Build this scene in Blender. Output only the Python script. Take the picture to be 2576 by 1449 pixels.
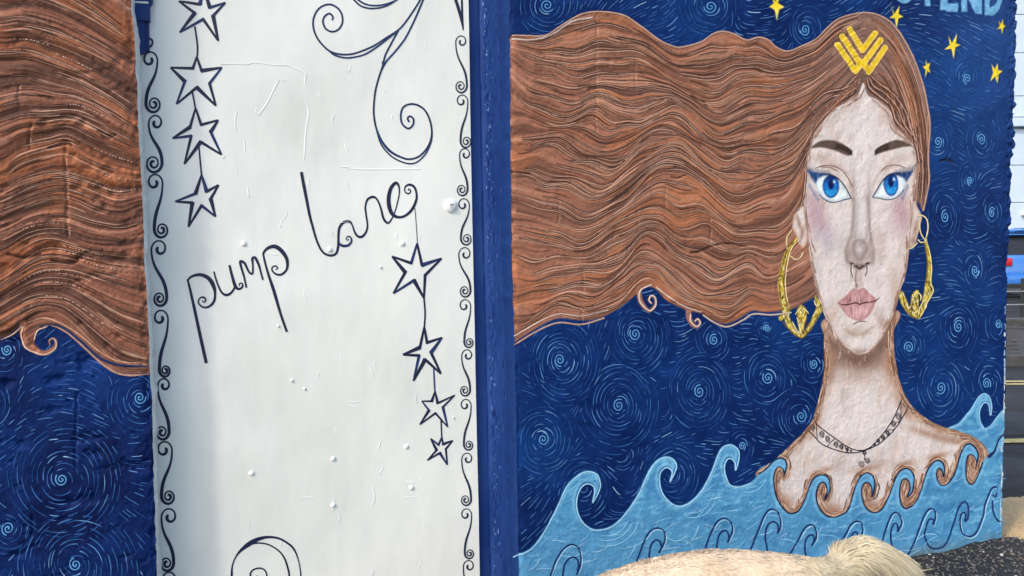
import bpy, bmesh, math, random
import numpy as np
from mathutils import Vector, Matrix

for o in list(bpy.data.objects):
    bpy.data.objects.remove(o)
S = bpy.context.scene
COLL = S.collection
rng = np.random.default_rng(7)
random.seed(7)

# ------------------------------------------------------------------ camera
# measurements were taken from the photograph in a 2576 x 1449 raster ("Q")
FPX, CX, CY = 1860.0, 1288.0, 724.5
YAW, PITCH, ROLL, CAMH = math.radians(18), math.radians(3.3), 0.0135, 1.5
F0 = np.array([math.sin(YAW), math.cos(YAW), 0.0])
R0 = np.array([math.cos(YAW), -math.sin(YAW), 0.0])
F = F0 * math.cos(PITCH) + np.array([0, 0, -math.sin(PITCH)])
U0 = np.cross(R0, F)
R = R0 - ROLL * U0; R /= np.linalg.norm(R)
U = U0 + ROLL * R0; U /= np.linalg.norm(U)
def ray(qx, qy):
    u = (np.asarray(qx, float) - CX) / FPX
    v = (np.asarray(qy, float) - CY) / FPX
    return F + u[..., None] * R - v[..., None] * U
_r = ray(np.array(2519.0), np.array(1368.0))
_t = -CAMH / _r[2]
CAM = np.array([0.0, -_r[1] * _t, CAMH])          # wall face is the plane y = 0, ground is z = 0
def on_plane(qx, qy, yp=0.0):
    """point of the plane y = yp seen at raster point q -> x, z"""
    r = ray(qx, qy); t = (yp - CAM[1]) / r[..., 1]
    return CAM[0] + r[..., 0] * t, CAM[2] + r[..., 2] * t
def to_q(x, z, yp=0.0):
    d = np.stack([np.asarray(x) - CAM[0], np.full(np.shape(x), yp - CAM[1]), np.asarray(z) - CAM[2]], -1)
    w = d @ F
    return CX + FPX * (d @ R) / w, CY - FPX * (d @ U) / w
def on_ground(qx, qy, z=0.0):
    r = ray(np.array(float(qx)), np.array(float(qy))); t = (z - CAM[2]) / r[2]
    return CAM + r * t
def bg(depth, lat, z=0.0):
    p = CAM + F0 * depth + R0 * lat
    return (p[0], p[1], z)

cam = bpy.data.cameras.new('camera'); camo = bpy.data.objects.new('camera', cam); COLL.objects.link(camo)
M = Matrix.Identity(4)
for i in range(3):
    M[i][0], M[i][1], M[i][2], M[i][3] = R[i], U[i], -F[i], CAM[i]
camo.matrix_world = M
cam.sensor_width = 36.0; cam.lens = FPX * 36.0 / 2576.0; cam.clip_start = 0.05; cam.clip_end = 1000
S.camera = camo
S.render.resolution_x, S.render.resolution_y = 1024, 576

# ------------------------------------------------------------------ light
SUN_AZ = math.radians(62)      # from the wall normal, towards the left
SUN_EL = math.radians(40)
sd = np.array([-math.sin(SUN_AZ) * math.cos(SUN_EL), -math.cos(SUN_AZ) * math.cos(SUN_EL), math.sin(SUN_EL)])
W = bpy.data.worlds.new('World'); S.world = W; W.use_nodes = True
nt = W.node_tree; nt.nodes.clear()
sky = nt.nodes.new('ShaderNodeTexSky'); sky.sky_type = 'NISHITA'; sky.sun_disc = False
sky.sun_elevation = SUN_EL
sky.sun_rotation = math.atan2(sd[0], sd[1])
sky.air_density = 1.0; sky.dust_density = 2.2; sky.ozone_density = 1.0
bgn = nt.nodes.new('ShaderNodeBackground'); bgn.inputs['Strength'].default_value = 0.15
out = nt.nodes.new('ShaderNodeOutputWorld')
nt.links.new(sky.outputs[0], bgn.inputs[0]); nt.links.new(bgn.outputs[0], out.inputs[0])
sl = bpy.data.lights.new('sun', 'SUN'); sl.energy = 1.0; sl.angle = math.radians(5); sl.color = (1.0, 0.91, 0.80)
so = bpy.data.objects.new('sun', sl); COLL.objects.link(so)
so.rotation_euler = Vector(-sd).to_track_quat('-Z', 'Y').to_euler(); so.location = (-6, -6, 8)
S.view_settings.view_transform = 'Standard'; S.view_settings.look = 'None'
S.view_settings.gamma = 1.0; S.view_settings.use_curve_mapping = False
S.view_settings.exposure = 1.08
S.render.engine = 'CYCLES'

# ------------------------------------------------------------------ small helpers
def lin(c):
    c = np.clip(np.asarray(c, float), 0, 1)
    return np.where(c <= 0.04045, c / 12.92, ((c + 0.055) / 1.055) ** 2.4)
def C(r, g, b): return np.array([r, g, b]) / 255.0
def P(s): return np.array([[float(v) for v in p.split(',')] for p in s.split()])
def Z(s, ox, oy, k):
    """points read off an enlarged detail: origin and scale back to the raster; extra columns kept (width scaled)"""
    a = P(s); a[:, 0] = ox + a[:, 0] * k; a[:, 1] = oy + a[:, 1] * k
    if a.shape[1] > 2: a[:, 2] *= k
    return a
def smooth(pts, step=4.0, closed=False):
    p = np.asarray(pts, float); n = len(p)
    if n < 3 and not closed:
        L = np.linalg.norm(p[-1, :2] - p[0, :2]); m = max(2, int(L / step) + 1)
        return p[0] + (p[-1] - p[0]) * np.linspace(0, 1, m)[:, None]
    if closed: q = np.vstack([p[-1], p, p[0], p[1]])
    else: q = np.vstack([2 * p[0] - p[1], p, 2 * p[-1] - p[-2]])
    res = []
    for i in range(1, len(q) - 2):
        a, b, c, d = q[i - 1], q[i], q[i + 1], q[i + 2]
        m = max(1, int(np.linalg.norm(c[:2] - b[:2]) / step))
        t = (np.arange(m) / m)[:, None]
        res.append(0.5 * (2 * b + (c - a) * t + (2 * a - 5 * b + 4 * c - d) * t * t + (3 * b - a - 3 * c + d) * t ** 3))
    if not closed: res.append(p[-1:])
    return np.vstack(res)
class Noise:
    def __init__(s, seed): s.t = np.random.default_rng(seed).random((256, 256)).astype(np.float32)
    def v(s, x, y):
        xi = np.floor(x).astype(int); yi = np.floor(y).astype(int)
        fx = x - xi; fy = y - yi; fx = fx * fx * (3 - 2 * fx); fy = fy * fy * (3 - 2 * fy)
        a = s.t[xi & 255, yi & 255]; b = s.t[(xi + 1) & 255, yi & 255]
        c = s.t[xi & 255, (yi + 1) & 255]; d = s.t[(xi + 1) & 255, (yi + 1) & 255]
        return (a * (1 - fx) + b * fx) * (1 - fy) + (c * (1 - fx) + d * fx) * fy
    def fbm(s, x, y, o=4):
        r = 0; a = 0.5
        for i in range(o):
            r = r + a * s.v(x * 2 ** i + 17.3 * i, y * 2 ** i + 5.1 * i); a *= 0.5
        return r / (1 - 0.5 ** o)
N1, N2, N3, N4 = Noise(1), Noise(2), Noise(3), Noise(4)

def link(o, parent=None):
    COLL.objects.link(o)
    if parent is not None: o.parent = parent
    return o
def wbase(parent):
    b = Vector((0, 0, 0))
    while parent is not None:
        b += parent.location; parent = parent.parent
    return np.array(b)
def mesh_np(name, V, Fc, mat, parent=None, col=None, smoothf=True, kind=None):
    """V (n,3) world points, Fc (m,3|4) index array or list of faces"""
    V = np.asarray(V, float) - wbase(parent)
    me = bpy.data.meshes.new(name)
    if isinstance(Fc, np.ndarray) and Fc.ndim == 2:
        k = Fc.shape[1]; me.vertices.add(len(V)); me.vertices.foreach_set('co', V.astype(np.float32).ravel())
        me.loops.add(Fc.size); me.loops.foreach_set('vertex_index', Fc.astype(np.int32).ravel())
        me.polygons.add(len(Fc)); me.polygons.foreach_set('loop_start', np.arange(0, Fc.size, k, dtype=np.int32))
        me.update(calc_edges=True)
    else:
        me.from_pydata([tuple(v) for v in V], [], [tuple(f) for f in Fc]); me.update()
    if smoothf and len(me.polygons): me.polygons.foreach_set('use_smooth', np.ones(len(me.polygons), bool))
    if col is not None:
        a = me.color_attributes.new('paint', 'FLOAT_COLOR', 'POINT')
        c4 = np.ones((len(V), 4), np.float32); c4[:, :3] = lin(col); a.data.foreach_set('color', c4.ravel())
    me.materials.append(mat); me.validate()
    o = bpy.data.objects.new(name, me); link(o, parent)
    if kind: o['kind'] = kind
    return o
def empty(name, label, cat, loc, group=None):
    o = bpy.data.objects.new(name, None); o.location = loc; link(o); o.empty_display_size = 0.2
    o['label'] = label; o['category'] = cat; o['kind'] = 'thing'
    if group: o['group'] = group
    return o
class B:
    """collects primitives for one mesh"""
    def __init__(s): s.bm = bmesh.new()
    def box(s, c, size, rz=0.0, bev=0.0, rx=0.0):
        m = Matrix.Translation(c) @ Matrix.Rotation(rz, 4, 'Z') @ Matrix.Rotation(rx, 4, 'X') @ Matrix.Diagonal((*size, 1))
        r = bmesh.ops.create_cube(s.bm, size=1.0, matrix=m)
        if bev:
            es = list({e for v in r['verts'] for e in v.link_edges})
            bmesh.ops.bevel(s.bm, geom=es, offset=bev, segments=2, affect='EDGES', profile=0.6)
        return s
    def cyl(s, p0, p1, r0, r1=None, n=12):
        r1 = r0 if r1 is None else r1
        p0, p1 = Vector(p0), Vector(p1); d = p1 - p0
        m = Matrix.Translation((p0 + p1) / 2) @ d.to_track_quat('Z', 'Y').to_matrix().to_4x4()
        bmesh.ops.create_cone(s.bm, cap_ends=True, segments=n, radius1=r0, radius2=r1, depth=d.length, matrix=m)
        return s
    def prism(s, pts, y0, y1):
        """closed outline pts (x,z) extruded between y0 and y1"""
        a = [s.bm.verts.new((x, y0, z)) for x, z in pts]; b = [s.bm.verts.new((x, y1, z)) for x, z in pts]
        n = len(pts); s.bm.faces.new(a); s.bm.faces.new(b[::-1])
        for i in range(n): s.bm.faces.new((a[i], b[i], b[(i + 1) % n], a[(i + 1) % n]))
        return s
    def build(s, name, mat, parent=None, xf=None, smoothf=False, kind=None):
        bmesh.ops.recalc_face_normals(s.bm, faces=s.bm.faces)
        if xf is not None: bmesh.ops.transform(s.bm, matrix=xf, verts=s.bm.verts)
        bmesh.ops.translate(s.bm, verts=s.bm.verts, vec=Vector(-wbase(parent)))
        me = bpy.data.meshes.new(name); s.bm.to_mesh(me); s.bm.free()
        if smoothf: me.polygons.foreach_set('use_smooth', np.ones(len(me.polygons), bool))
        me.materials.append(mat); o = bpy.data.objects.new(name, me); link(o, parent)
        if kind: o['kind'] = kind
        return o

# ------------------------------------------------------------------ materials
def newmat(name):
    m = bpy.data.materials.new(name); m.use_nodes = True
    n = m.node_tree.nodes; l = m.node_tree.links
    return m, n, l, n['Principled BSDF']
def noise_node(n, l, scale, detail=4, rough=0.6, vec=None, dist=0.0):
    t = n.new('ShaderNodeTexNoise'); t.inputs['Scale'].default_value = scale; t.inputs['Detail'].default_value = detail
    t.inputs['Roughness'].default_value = rough; t.inputs['Distortion'].default_value = dist
    if vec is not None: l.new(vec, t.inputs['Vector'])
    return t
def ramp(n, l, src, stops):
    r = n.new('ShaderNodeValToRGB'); l.new(src, r.inputs[0])
    e = r.color_ramp.elements
    while len(e) < len(stops): e.new(0.5)
    for i, (p, c) in enumerate(stops):
        e[i].position = p; e[i].color = (*c, 1) if len(c) == 3 else c
    return r
def position(n): return n.new('ShaderNodeNewGeometry').outputs['Position']
def paint_mat(name, rough=0.55, bump1=0.35, bump2=0.25, var=0.16, streak=False, spec=0.35, d1=0.004, d2=0.0015):
    m, n, l, p = newmat(name)
    at = n.new('ShaderNodeAttribute'); at.attribute_name = 'paint'
    pos = position(n)
    a = noise_node(n, l, 90, 5, 0.65, pos); b = noise_node(n, l, 420, 3, 0.6, pos); c = noise_node(n, l, 14, 4, 0.6, pos)
    if streak:
        mp = n.new('ShaderNodeMapping'); mp.inputs['Scale'].default_value = (260, 30, 9); l.new(pos, mp.inputs[0])
        b = noise_node(n, l, 1.0, 4, 0.6, mp.outputs[0])
    # mottled pigment: a little lighter and darker at two scales
    mul = n.new('ShaderNodeMath'); mul.operation = 'MULTIPLY_ADD'; mul.inputs[1].default_value = var * 1.2; mul.inputs[2].default_value = 1 - var * 0.6
    l.new(c.outputs[0], mul.inputs[0])
    mul2 = n.new('ShaderNodeMath'); mul2.operation = 'MULTIPLY_ADD'; mul2.inputs[1].default_value = var * 1.2; mul2.inputs[2].default_value = 1 - var * 0.6
    l.new(a.outputs[0], mul2.inputs[0])
    mm = n.new('ShaderNodeMath'); mm.operation = 'MULTIPLY'; l.new(mul.outputs[0], mm.inputs[0]); l.new(mul2.outputs[0], mm.inputs[1])
    vm = n.new('ShaderNodeVectorMath'); vm.operation = 'SCALE'; l.new(at.outputs['Color'], vm.inputs[0]); l.new(mm.outputs[0], vm.inputs['Scale'])
    l.new(vm.outputs[0], p.inputs['Base Color'])
    rr = n.new('ShaderNodeMath'); rr.operation = 'MULTIPLY_ADD'; rr.inputs[1].default_value = 0.3; rr.inputs[2].default_value = rough - 0.15
    l.new(a.outputs[0], rr.inputs[0]); l.new(rr.outputs[0], p.inputs['Roughness'])
    p.inputs['Specular IOR Level'].default_value = spec
    b1 = n.new('ShaderNodeBump'); b1.inputs['Strength'].default_value = bump1; b1.inputs['Distance'].default_value = d1; l.new(a.outputs[0], b1.inputs['Height'])
    b2 = n.new('ShaderNodeBump'); b2.inputs['Strength'].default_value = bump2; b2.inputs['Distance'].default_value = d2; l.new(b.outputs[0], b2.inputs['Height'])
    l.new(b1.outputs[0], b2.inputs['Normal']); l.new(b2.outputs[0], p.inputs['Normal'])
    return m
def plain_mat(name, c, rough=0.6, var=0.25, scale=30, bump=0.2, dist=0.002, metal=0.0, spec=0.5, c2=None, scale2=None):
    m, n, l, p = newmat(name); pos = position(n)
    a = noise_node(n, l, scale, 5, 0.6, pos)
    c = np.array(c); lo = c * (1 - var); hi = np.clip(c * (1 + var), 0, 1)
    if c2 is not None: hi = np.array(c2)
    r = ramp(n, l, a.outputs[0], [(0.3, lo), (0.7, hi)]); l.new(r.outputs[0], p.inputs['Base Color'])
    p.inputs['Roughness'].default_value = rough; p.inputs['Metallic'].default_value = metal; p.inputs['Specular IOR Level'].default_value = spec
    if bump:
        d = noise_node(n, l, scale2 or scale * 6, 4, 0.6, pos)
        b = n.new('ShaderNodeBump'); b.inputs['Strength'].default_value = bump; b.inputs['Distance'].default_value = dist
        l.new(d.outputs[0], b.inputs['Height']); l.new(b.outputs[0], p.inputs['Normal'])
    return m
M_WALL = paint_mat('mural paint on render', rough=0.7, bump1=0.45, bump2=0.45, spec=0.12)
M_LINE = paint_mat('mural brush line', rough=0.7, bump1=0.4, bump2=0.3, var=0.25, spec=0.12)
M_DOOR = paint_mat('white gloss door paint', rough=0.5, bump1=0.10, bump2=0.10, var=0.035, streak=True, d1=0.003, d2=0.001)
M_INK = paint_mat('navy line paint', rough=0.5, bump1=0.1, bump2=0.1, var=0.6)
M_FRAME = paint_mat('blue gloss frame paint', spec=.2, rough=0.6, bump1=0.22, bump2=0.15, var=0.12, streak=True)
M_BACK = plain_mat('grey render', (0.25, 0.25, 0.25), 0.85)

# ------------------------------------------------------------------ canvases: a relief sheet that carries pigment
class Canvas:
    def __init__(s, yp, zs, left, right, cols):
        """left/right: functions z -> x of the two edges; cols: array of 0..1"""
        s.yp = yp; s.zs = zs; s.cols = cols; s.H, s.W = len(zs), len(cols)
        s.xl, s.xr = left(zs), right(zs)
        s.X = s.xl[:, None] + (s.xr - s.xl)[:, None] * cols[None]
        s.Zz = np.repeat(zs[:, None], s.W, 1)
        s.QX, s.QY = to_q(s.X, s.Zz, yp)
        s.col = np.zeros((s.H, s.W, 3)); s.h = np.zeros((s.H, s.W)); s.reg = np.zeros((s.H, s.W), int)
        s.names = {0: None}
    def box(s, x0, y0, x1, y1):
        mid = s.QX[s.H // 2]
        pad = 22
        c0 = max(0, np.searchsorted(mid, x0 - pad) - 1); c1 = min(s.W, np.searchsorted(mid, x1 + pad) + 1)
        if c1 <= c0: return None
        cand = []
        for c in (c0, c1 - 1):
            q = s.QY[::-1, c]                       # ascending
            cand += [s.H - np.searchsorted(q, y1 + 3), s.H - np.searchsorted(q, y0 - 3)]
        r0 = max(0, min(cand) - 2); r1 = min(s.H, max(cand) + 2)
        if r1 <= r0: return None
        return slice(r0, r1), slice(c0, c1)
    def sdf(s, poly, pad=4):
        b = s.box(poly[:, 0].min() - pad, poly[:, 1].min() - pad, poly[:, 0].max() + pad, poly[:, 1].max() + pad)
        if b is None: return None, None
        qx, qy = s.QX[b], s.QY[b]
        d2 = np.full(qx.shape, 1e12); ins = np.zeros(qx.shape, bool)
        n = len(poly)
        for i in range(n):
            ax, ay = poly[i]; bx, by = poly[(i + 1) % n]
            ex, ey = bx - ax, by - ay; L = ex * ex + ey * ey + 1e-9
            t = np.clip(((qx - ax) * ex + (qy - ay) * ey) / L, 0, 1)
            dx, dy = qx - ax - t * ex, qy - ay - t * ey
            np.minimum(d2, dx * dx + dy * dy, out=d2)
            if ay != by:
                cr = ((ay > qy) != (by > qy)) & (qx < ex * (qy - ay) / (by - ay) + ax)
                ins ^= cr
        d = np.sqrt(d2)
        return b, np.where(ins, -d, d)
    def fill(s, poly, color, soft=1.6, region=None, alpha=1.0, dh=0.0, only=None, step=6.0, crv=True, shape=None):
        p = smooth(np.asarray(poly)[:, :2], step, True) if crv else np.asarray(poly)[:, :2]
        b, d = s.sdf(p, pad=max(4, soft * 2))
        if b is None: return None
        a = np.clip(0.5 - d / (2 * soft), 0, 1) * alpha
        if only is not None: a = a * np.isin(s.reg[b], only)
        col = color(s.QX[b], s.QY[b], d) if callable(color) else np.asarray(color)
        s.col[b] = s.col[b] * (1 - a[..., None]) + col * a[..., None]
        if dh: s.h[b] += dh * np.clip(0.5 - d / 6, 0, 1)
        if region is not None:
            rg = s.reg[b]; rg[a > 0.5] = region; s.reg[b] = rg
        return b, d
    def stroke(s, pts, w, color, alpha=1.0, soft=1.2, region=None, only=None, dh=0.0, step=4.0, crv=True):
        p = np.asarray(pts, float)
        if p.shape[1] > 2: w = None
        p = smooth(p, step) if crv else p
        ww = p[:, 2] if w is None else np.full(len(p), float(w))
        if w is not None and np.ndim(w): pass
        m = ww.max() / 2 + 3 * soft + 2
        b = s.box(p[:, 0].min() - m, p[:, 1].min() - m, p[:, 0].max() + m, p[:, 1].max() + m)
        if b is None: return
        qx, qy = s.QX[b], s.QY[b]; best = np.full(qx.shape, 1e9)
        for i in range(len(p) - 1):
            ax, ay = p[i, :2]; bx, by = p[i + 1, :2]; r = (ww[i] + ww[i + 1]) / 4
            ex, ey = bx - ax, by - ay; L = ex * ex + ey * ey + 1e-9
            t = np.clip(((qx - ax) * ex + (qy - ay) * ey) / L, 0, 1)
            np.minimum(best, np.hypot(qx - ax - t * ex, qy - ay - t * ey) - r, out=best)
        a = np.clip(0.5 - best / (2 * soft), 0, 1); a = a * a * (3 - 2 * a) * alpha
        if only is not None: a = a * np.isin(s.reg[b], only)
        col = color(qx, qy, best) if callable(color) else np.asarray(color)
        s.col[b] = s.col[b] * (1 - a[..., None]) + col * a[..., None]
        if dh: s.h[b] += dh * np.clip(0.5 - best / (2 * soft), 0, 1)
        if region is not None:
            rg = s.reg[b]; rg[a > 0.5] = region; s.reg[b] = rg
    def blob(s, cx, cy, rx, ry, color, alpha=0.6, rot=0.0, only=None, power=1.0):
        R_ = max(rx, ry) * 2.2
        b = s.box(cx - R_, cy - R_, cx + R_, cy + R_)
        if b is None: return
        dx, dy = s.QX[b] - cx, s.QY[b] - cy
        u = (dx * math.cos(rot) + dy * math.sin(rot)) / rx; v = (-dx * math.sin(rot) + dy * math.cos(rot)) / ry
        a = alpha * np.exp(-(u * u + v * v) ** power)
        if only is not None: a = a * np.isin(s.reg[b], only)
        s.col[b] = s.col[b] * (1 - a[..., None]) + np.asarray(color) * a[..., None]
    def at(s, qx, qy):
        """relief height, region under raster points"""
        x, z = on_plane(qx, qy, s.yp)
        fr = np.clip(np.interp(z, s.zs, np.arange(s.H)), 0, s.H - 1.001)
        r0 = fr.astype(int); tr = fr - r0
        xl = np.interp(z, s.zs, s.xl); xr = np.interp(z, s.zs, s.xr)
        fc = np.clip(np.interp((x - xl) / (xr - xl), s.cols, np.arange(s.W)), 0, s.W - 1.001)
        c0 = fc.astype(int); tc = fc - c0
        h = (s.h[r0, c0] * (1 - tr) + s.h[r0 + 1, c0] * tr) * (1 - tc) + (s.h[r0, c0 + 1] * (1 - tr) + s.h[r0 + 1, c0 + 1] * tr) * tc
        return x, z, h, s.reg[np.round(fr).astype(int), np.round(fc).astype(int)]
    def verts(s):
        return np.stack([s.X, s.yp - s.h, s.Zz], -1).reshape(-1, 3)
    def emit(s, table, mat, default_parent):
        """one mesh per painted region; table: id -> (name, parent)"""
        V = s.verts(); Cc = s.col.reshape(-1, 3)
        idx = np.arange(s.H * s.W).reshape(s.H, s.W)
        q = np.stack([idx[:-1, :-1], idx[:-1, 1:], idx[1:, 1:], idx[1:, :-1]], -1).reshape(-1, 4)
        rq = s.reg[:-1, :-1].reshape(-1)
        made = {}
        for rid, (name, par, lab) in table.items():
            f = q[rq == rid]
            if not len(f): continue
            u, inv = np.unique(f, return_inverse=True)
            par = made.get(par, default_parent) if not isinstance(par, bpy.types.Object) else par
            o = mesh_np(name, V[u], inv.reshape(-1, 4), mat, par, Cc[u])
            if lab: o['label'] = lab
            made[rid] = o
        return made
class Ribbons:
    """brush lines: narrow raised bands of paint that follow the relief of a canvas"""
    def __init__(s, cv, off=0.0009, crest=0.0006): s.cv, s.off, s.crest = cv, off, crest; s.V, s.F, s.C, s.n = [], [], [], 0
    def add(s, pts, w=None, col=None, step=4.0, taper=False, crv=True, off=0.0):
        p = np.asarray(pts, float)
        p = smooth(p, step) if crv else p
        ww = p[:, 2] if p.shape[1] > 2 else np.full(len(p), float(w))
        if w is not None and p.shape[1] > 2: ww = ww * w
        n = len(p)
        if n < 2: return s
        if taper:
            t = np.linspace(0, 1, n); ww = ww * np.clip(np.minimum(t, 1 - t) * 5 + 0.25, 0, 1)
        d = np.gradient(p[:, :2], axis=0); d /= np.linalg.norm(d, axis=1)[:, None] + 1e-9
        nn = np.stack([-d[:, 1], d[:, 0]], 1)
        rows = np.stack([p[:, :2] + nn * ww[:, None] / 2, p[:, :2], p[:, :2] - nn * ww[:, None] / 2], 1).reshape(-1, 2)
        x, z, h, _ = s.cv.at(rows[:, 0], rows[:, 1])
        lift = np.tile([s.off, s.off + s.crest, s.off], n) + off
        s.V.append(np.stack([x, s.cv.yp - h - lift, z], 1))
        c = np.asarray(col, float)
        c = np.repeat(c[None], n, 0) if c.ndim == 1 else c
        s.C.append(np.repeat(c, 3, 0))
        k = s.n + 3 * np.arange(n - 1)
        s.F.append(np.concatenate([np.stack([k, k + 1, k + 4, k + 3], 1), np.stack([k + 1, k + 2, k + 5, k + 4], 1)]))
        s.n += 3 * n
        return s
    def build(s, name, mat, parent, kind=None, label=None):
        if not s.V: return None
        o = mesh_np(name, np.vstack(s.V), np.vstack(s.F), mat, parent, np.vstack(s.C), kind=kind)
        if label: o['label'] = label
        return o
def spiral(cx, cy, r0, r1, turns, ph, asp=1.0, sg=1, step=3.0):
    n = max(14, int(abs(turns) * 2 * math.pi * (r0 + r1) / 2 / step))
    t = np.linspace(0, 1, n); a = ph + sg * turns * 2 * math.pi * t; r = r0 + (r1 - r0) * t
    return np.stack([cx + r * np.cos(a) * asp, cy + r * np.sin(a)], 1)
def edge_fn(poly, yp=0.0):
    x, z = on_plane(poly[:, 0], poly[:, 1], yp)
    o = np.argsort(z)
    return lambda zz: np.interp(zz, z[o], x[o])

# =================================================================== RIGHT WALL
BLUE, BLUE_D, BLUE_L = C(8, 49, 107), C(2, 31, 82), C(40, 80, 138)
ZT = 3.02
edgeL = P("1283,0 1284,150 1285,300 1287,500 1289,700 1294,860 1298,1000 1302,1200 1306,1449")
edgeR = P("2558,0 2559.5,22 2557,48 2555,93 2557,120 2554.6,148 2556.5,193 2553,230 2555,259 2551,300 2553,333 2553,370 2546,400 2543.5,418 2547,444 2545,480 2546,537 2543,570 2541,599 2536.6,641 2534,666 2534,700 2532,722 2535,756 2532,803 2531,837 2531,872 2531,941 2528.5,1011 2527,1080 2523,1150 2524,1207 2520.5,1236 2521.5,1310 2518.6,1366")
zs = np.arange(-0.06, ZT, 0.0034)
cols = np.linspace(0, 1, 690)
jag = lambda z, k, a: (N1.fbm(z * k, z * 0 + 3.7, 4) - 0.5) * a
eL, eR = edge_fn(edgeL), edge_fn(edgeR)
RW = Canvas(0.0, zs, lambda z: eL(z) + jag(z, 24, 0.008), lambda z: eR(z) + jag(z, 60, 0.002) + jag(z + 3, 40, 0.009) * np.clip((z - .95) / .5, 0, 1), cols)
QX, QY, WX, WZ = RW.QX, RW.QY, RW.X, RW.Zz
# relief of the old render: broad waves, trowel marks, pits
rel = (N1.fbm(WX * 3.2, WZ * 3.2, 3) - 0.5) * 0.008 + (N2.fbm(WX * 24, WZ * 24, 4) - 0.5) * 0.0040 + (N3.fbm(WX * 90, WZ * 90, 3) - 0.5) * 0.0018
de = RW.xr[:, None] - RW.X                     # distance to the broken outer corner
rough_e = np.exp(-(de / 0.045) ** 2)
rel += rough_e * (N4.fbm(WX * 75, WZ * 52, 4) - 0.60) * (0.008 + 0.026 * np.clip((WZ - .95) / .5, 0, 1) * np.clip(N1.v(WZ * 7, WZ * 0 + 2.5) * 1.8, .2, 1))
dl = RW.X - RW.xl[:, None]
rel += np.exp(-(dl / 0.012) ** 2) * (N4.fbm(WX * 60, WZ * 30, 4) - 0.75) * 0.016
pits = np.clip(N2.v(WX * 26 + 9, WZ * 26) - 0.90, 0, 1) * 0.02
rel += pits
RW.h = rel
# --- night sky ground coat
m1 = N1.fbm(QX / 190, QY / 190, 4)[..., None]; m2 = N2.fbm(QX / 40, QY / 26, 4)[..., None]
upr = np.clip((QX - 2150) / 350, 0, 1)[..., None] * np.clip((900 - QY) / 800, 0, 1)[..., None]
base = BLUE_D + (BLUE - BLUE_D) * np.clip((m1 - 0.3) * 2.4, 0, 1.2)
base = base + (C(40, 72, 128) - BLUE) * 0.75 * upr
RW.col[:] = base + (m2 - 0.5) * np.array([0.05, 0.07, 0.10])
# --- regions
SKY, HAIR, FACE, NECK, WATER, BWATER, EARL, EARR, LEYE, REYE, LBROW, RBROW, LIPS, LIRIS, RIRIS, CLIP, NOSE, LHOOP, RHOOP = range(19)
STAR0, LETTER0 = 30, 50
# --- hair flow: streamlines read off the picture, interpolated to a continuous field
FLOW = [
 "1250,95 1288,90 1330,91 1373,90 1413,65 1463,37 1513,31 1568,40 1608,65 1658,102 1688,116 1713,120 1763,107 1793,87 1818,80 1848,87 1878,102 1908,95 1932,102 1952,120 1982,130 2017,117 2052,100 2077,75 2107,50 2147,37 2182,34",
 "1250,110 1288,125 1328,140 1373,160 1418,172 1468,177 1523,175 1588,160 1638,180 1688,200 1728,225 1768,248 1803,244 1843,220 1888,210 1932,205 2000,200 2060,170 2120,125 2182,70",
 "1250,205 1288,230 1338,275 1398,300 1453,290 1503,270 1558,290 1608,305 1648,280 1688,260 1728,280 1768,320 1808,347 1853,345 1888,325 1932,310 2000,290 2060,240 2120,190 2182,120",
 "1250,346 1288,345 1363,330 1418,335 1473,360 1528,385 1568,370 1618,330 1668,315 1713,320 1753,350 1788,370 1828,385 1868,370 1932,375 1990,350 2040,300 2090,255 2150,200 2182,165",
 "1250,490 1288,500 1338,505 1388,525 1453,550 1513,545 1563,515 1613,465 1663,435 1713,425 1753,450 1793,490 1833,520 1878,525 1932,500 1985,478 2020,425 2050,350 2100,280 2182,215",
 "1250,592 1288,590 1348,585 1398,605 1453,620 1503,600 1548,570 1608,540 1658,545 1703,565 1763,555 1813,570 1863,595 1932,600 1980,575 2020,525 2060,450 2182,300",
 "1250,690 1288,690 1348,700 1403,685 1458,670 1513,675 1568,645 1618,595 1658,600 1703,635 1753,675 1803,695 1853,675 1888,665 1932,690 2000,665 2060,600 2182,420",
 "1250,800 1293,790 1350,770 1410,750 1465,752 1510,745 1560,715 1605,670 1650,676 1690,715 1735,745 1790,766 1840,765 1885,735 1932,742 1990,730 2060,680 2182,500",
 "1250,880 1293,862 1348,826 1403,802 1463,806 1508,800 1558,775 1598,742 1640,728 1680,756 1720,778 1760,790 1798,807 1828,815 1863,800 1893,782 1928,785 1990,778 2057,735 2182,620"]
flow = []
for f in FLOW:
    q = smooth(P(f), 5.0); o = np.argsort(q[:, 0]); flow.append(q[o])
lv = np.array([np.mean(np.interp(np.linspace(1290, 1930, 60), q[:, 0], q[:, 1])) for q in flow])
def psi_of(qx, qy):
    Y = [np.interp(qx, q[:, 0], q[:, 1]) for q in flow]
    r = np.full(qx.shape, lv[0], float) + (qy - Y[0])
    for k in range(len(Y) - 1):
        t = (qy - Y[k]) / np.maximum(Y[k + 1] - Y[k], 4)
        r = np.where(qy >= Y[k], lv[k] + t * (lv[k + 1] - lv[k]), r)
    r = np.where(qy >= Y[-1], lv[-1] + qy - Y[-1], r)
    right = np.hypot((qx - 2162) / 178.0, (qy - 425) / 392.0)
    pr = 520 - 420 * right
    w = np.clip((qx - 2150) / 40, 0, 1)
    return r * (1 - w) + pr * w
def y_on(psi, qx):
    """raster y of streamline psi at qx (left field)"""
    Y = np.array([np.interp(qx, q[:, 0], q[:, 1]) for q in flow])
    return np.interp(psi - float(pert(qx, psi)) * min(1, max(0, (2120 - qx) / 80)), lv, Y)
HB, HD, HL, HO, HDK = C(156, 104, 81), C(108, 72, 57), C(184, 138, 112), C(176, 108, 70), C(76, 50, 41)
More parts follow.
